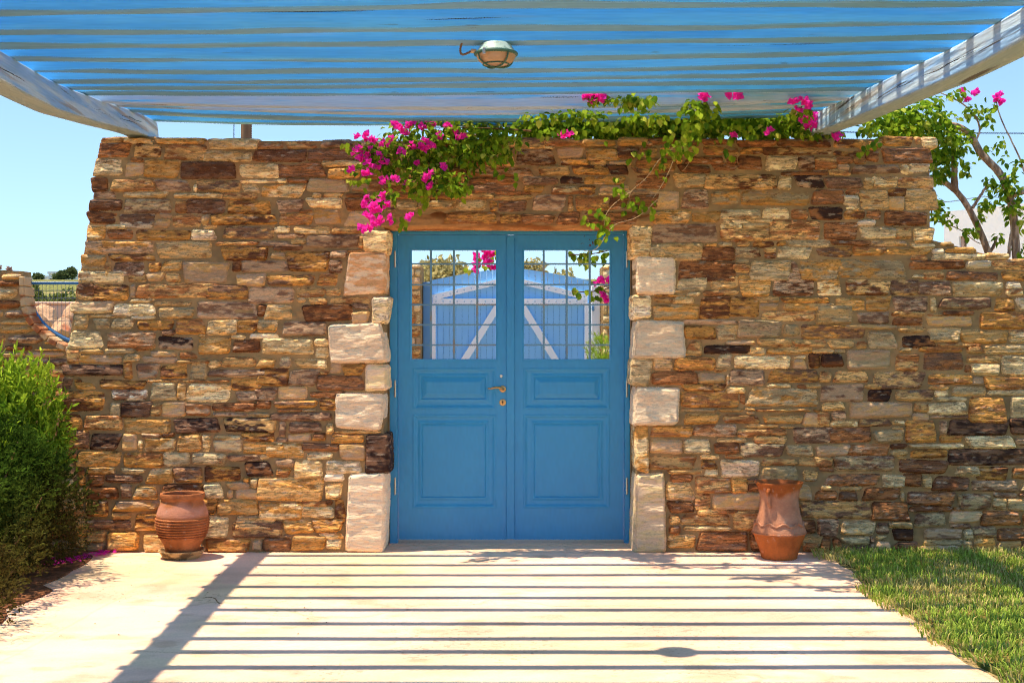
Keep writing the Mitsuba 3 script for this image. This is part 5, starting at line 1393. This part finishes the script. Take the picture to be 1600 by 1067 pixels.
for k, (xa_, xb_, yt, lb) in enumerate(((620, 660, 414, 'rubble stone pillar left of the light blue garden gate'), (939, 990, 415, 'rubble stone pillar right of the light blue garden gate'))):
    t = thing('stone_pillar', lb, 'pillar')
    put('mortar', box(X(xa_), X(xb_), Q - .2, Q + .3, -.05, Zq(yt) - .01, .02), 'mat_mortar', t)
    rubble(t, X(xa_) + .005, X(xb_) - .005, lambda x: Zq(yt), Q - .2, rg, rows=.13, cols=(.10, .26), codes=('tc', 'c', 'ct', 't', 'm', 'rt', 'kc') if k == 0 else ('c', 'kc', 'w', 'ct'), z0=.6, z1=2.6, prot=(.026, .045))
shrub('gate_shrub', [((at(950, 545, 6.6)[0], 6.6, 1.0), (.26, .22, .42)), ((at(942, 552, 6.6)[0], 6.5, .62), (.30, .25, .55))], 700, 'bright yellow green shrub in front of the right stone pillar', (lin(110, 150, 40), lin(180, 200, 70)), rt, leaf=(.035, .06), wide=.26, per=8, sprig=.12, up=1.0)

# ------------------------------------------------------------------ white building, pole and wires
wb = thing('white_building', 'plain white rendered building behind the bougainvillea tree', 'building')
BY = 12.0
c0 = at(1475, 331, BY)
# the visible wall runs away to the right, so it faces the sun a little
Rb = trimesh.transformations.rotation_matrix(math.radians(-50), [0, 0, 1], [c0[0], BY, 0])
Ln = 7.5
poly = Polygon([(c0[0], -.1), (c0[0], c0[2]), (c0[0] + 1.2, c0[2] + .02), (c0[0] + 3.2, c0[2] + .03), (c0[0] + Ln, c0[2] + .05), (c0[0] + Ln, -.1)])
u0 = c0[0] + .27
w0, w1 = np.array([u0, BY, at(0, 371, BY)[2]]), np.array([u0 + .13, BY, at(0, 388, BY)[2]])
rot = lambda m: m.apply_transform(Rb)
put('wall', rot(extrude_y(poly.difference(sbox(w0[0], w1[2], w1[0], w0[2])), BY, BY + 5)), 'mat_white', wb)
win = put('window', rot(box(w0[0] - .01, w1[0] + .01, BY + .08, BY + .12, w1[2] - .01, w0[2] + .01)), 'mat_pane_dark', wb)
put('shutter', rot(box(w0[0] + .004, w0[0] + .05, BY + .05, BY + .078, w1[2] + .005, w0[2] - .005, .003)), 'mat_pink_wall', win)
pole = thing('utility_pole', 'round wooden utility pole rising behind the wall top', 'pole')
p = at(384, 186, 4.0)
put('shaft', trimesh.creation.cylinder(radius=.053, segment=[[p[0], 4.0, -.1], [p[0] + .01, 4.0, p[2] + 1.8]], sections=24), 'mat_pole', pole, smooth=40)
put('crossbar', box(p[0] - .45, p[0] + .45, 3.94, 4.06, p[2] + 1.5, p[2] + 1.6, .01), 'mat_pole', pole)
a, b = at(363, 216, 4.0), at(364, 180, 4.0)
whole('guy_wire', tube([[a[0] - .01, 4.0, -.05], [b[0] + .02, 4.0, b[2] + 1.5]], .005, 5), 'mat_wire', 'thin wire running down beside the utility pole', 'wire')
a, b = at(1330, 207, 5), at(1640, 209, 5)
whole('overhead_wire', tube([[a[0] - 3, 5, a[2] + .1], a, b, [b[0] + 6, 5, b[2] + .15]], .006, 5), 'mat_black', 'dark overhead wire crossing the sky above the white building', 'wire')
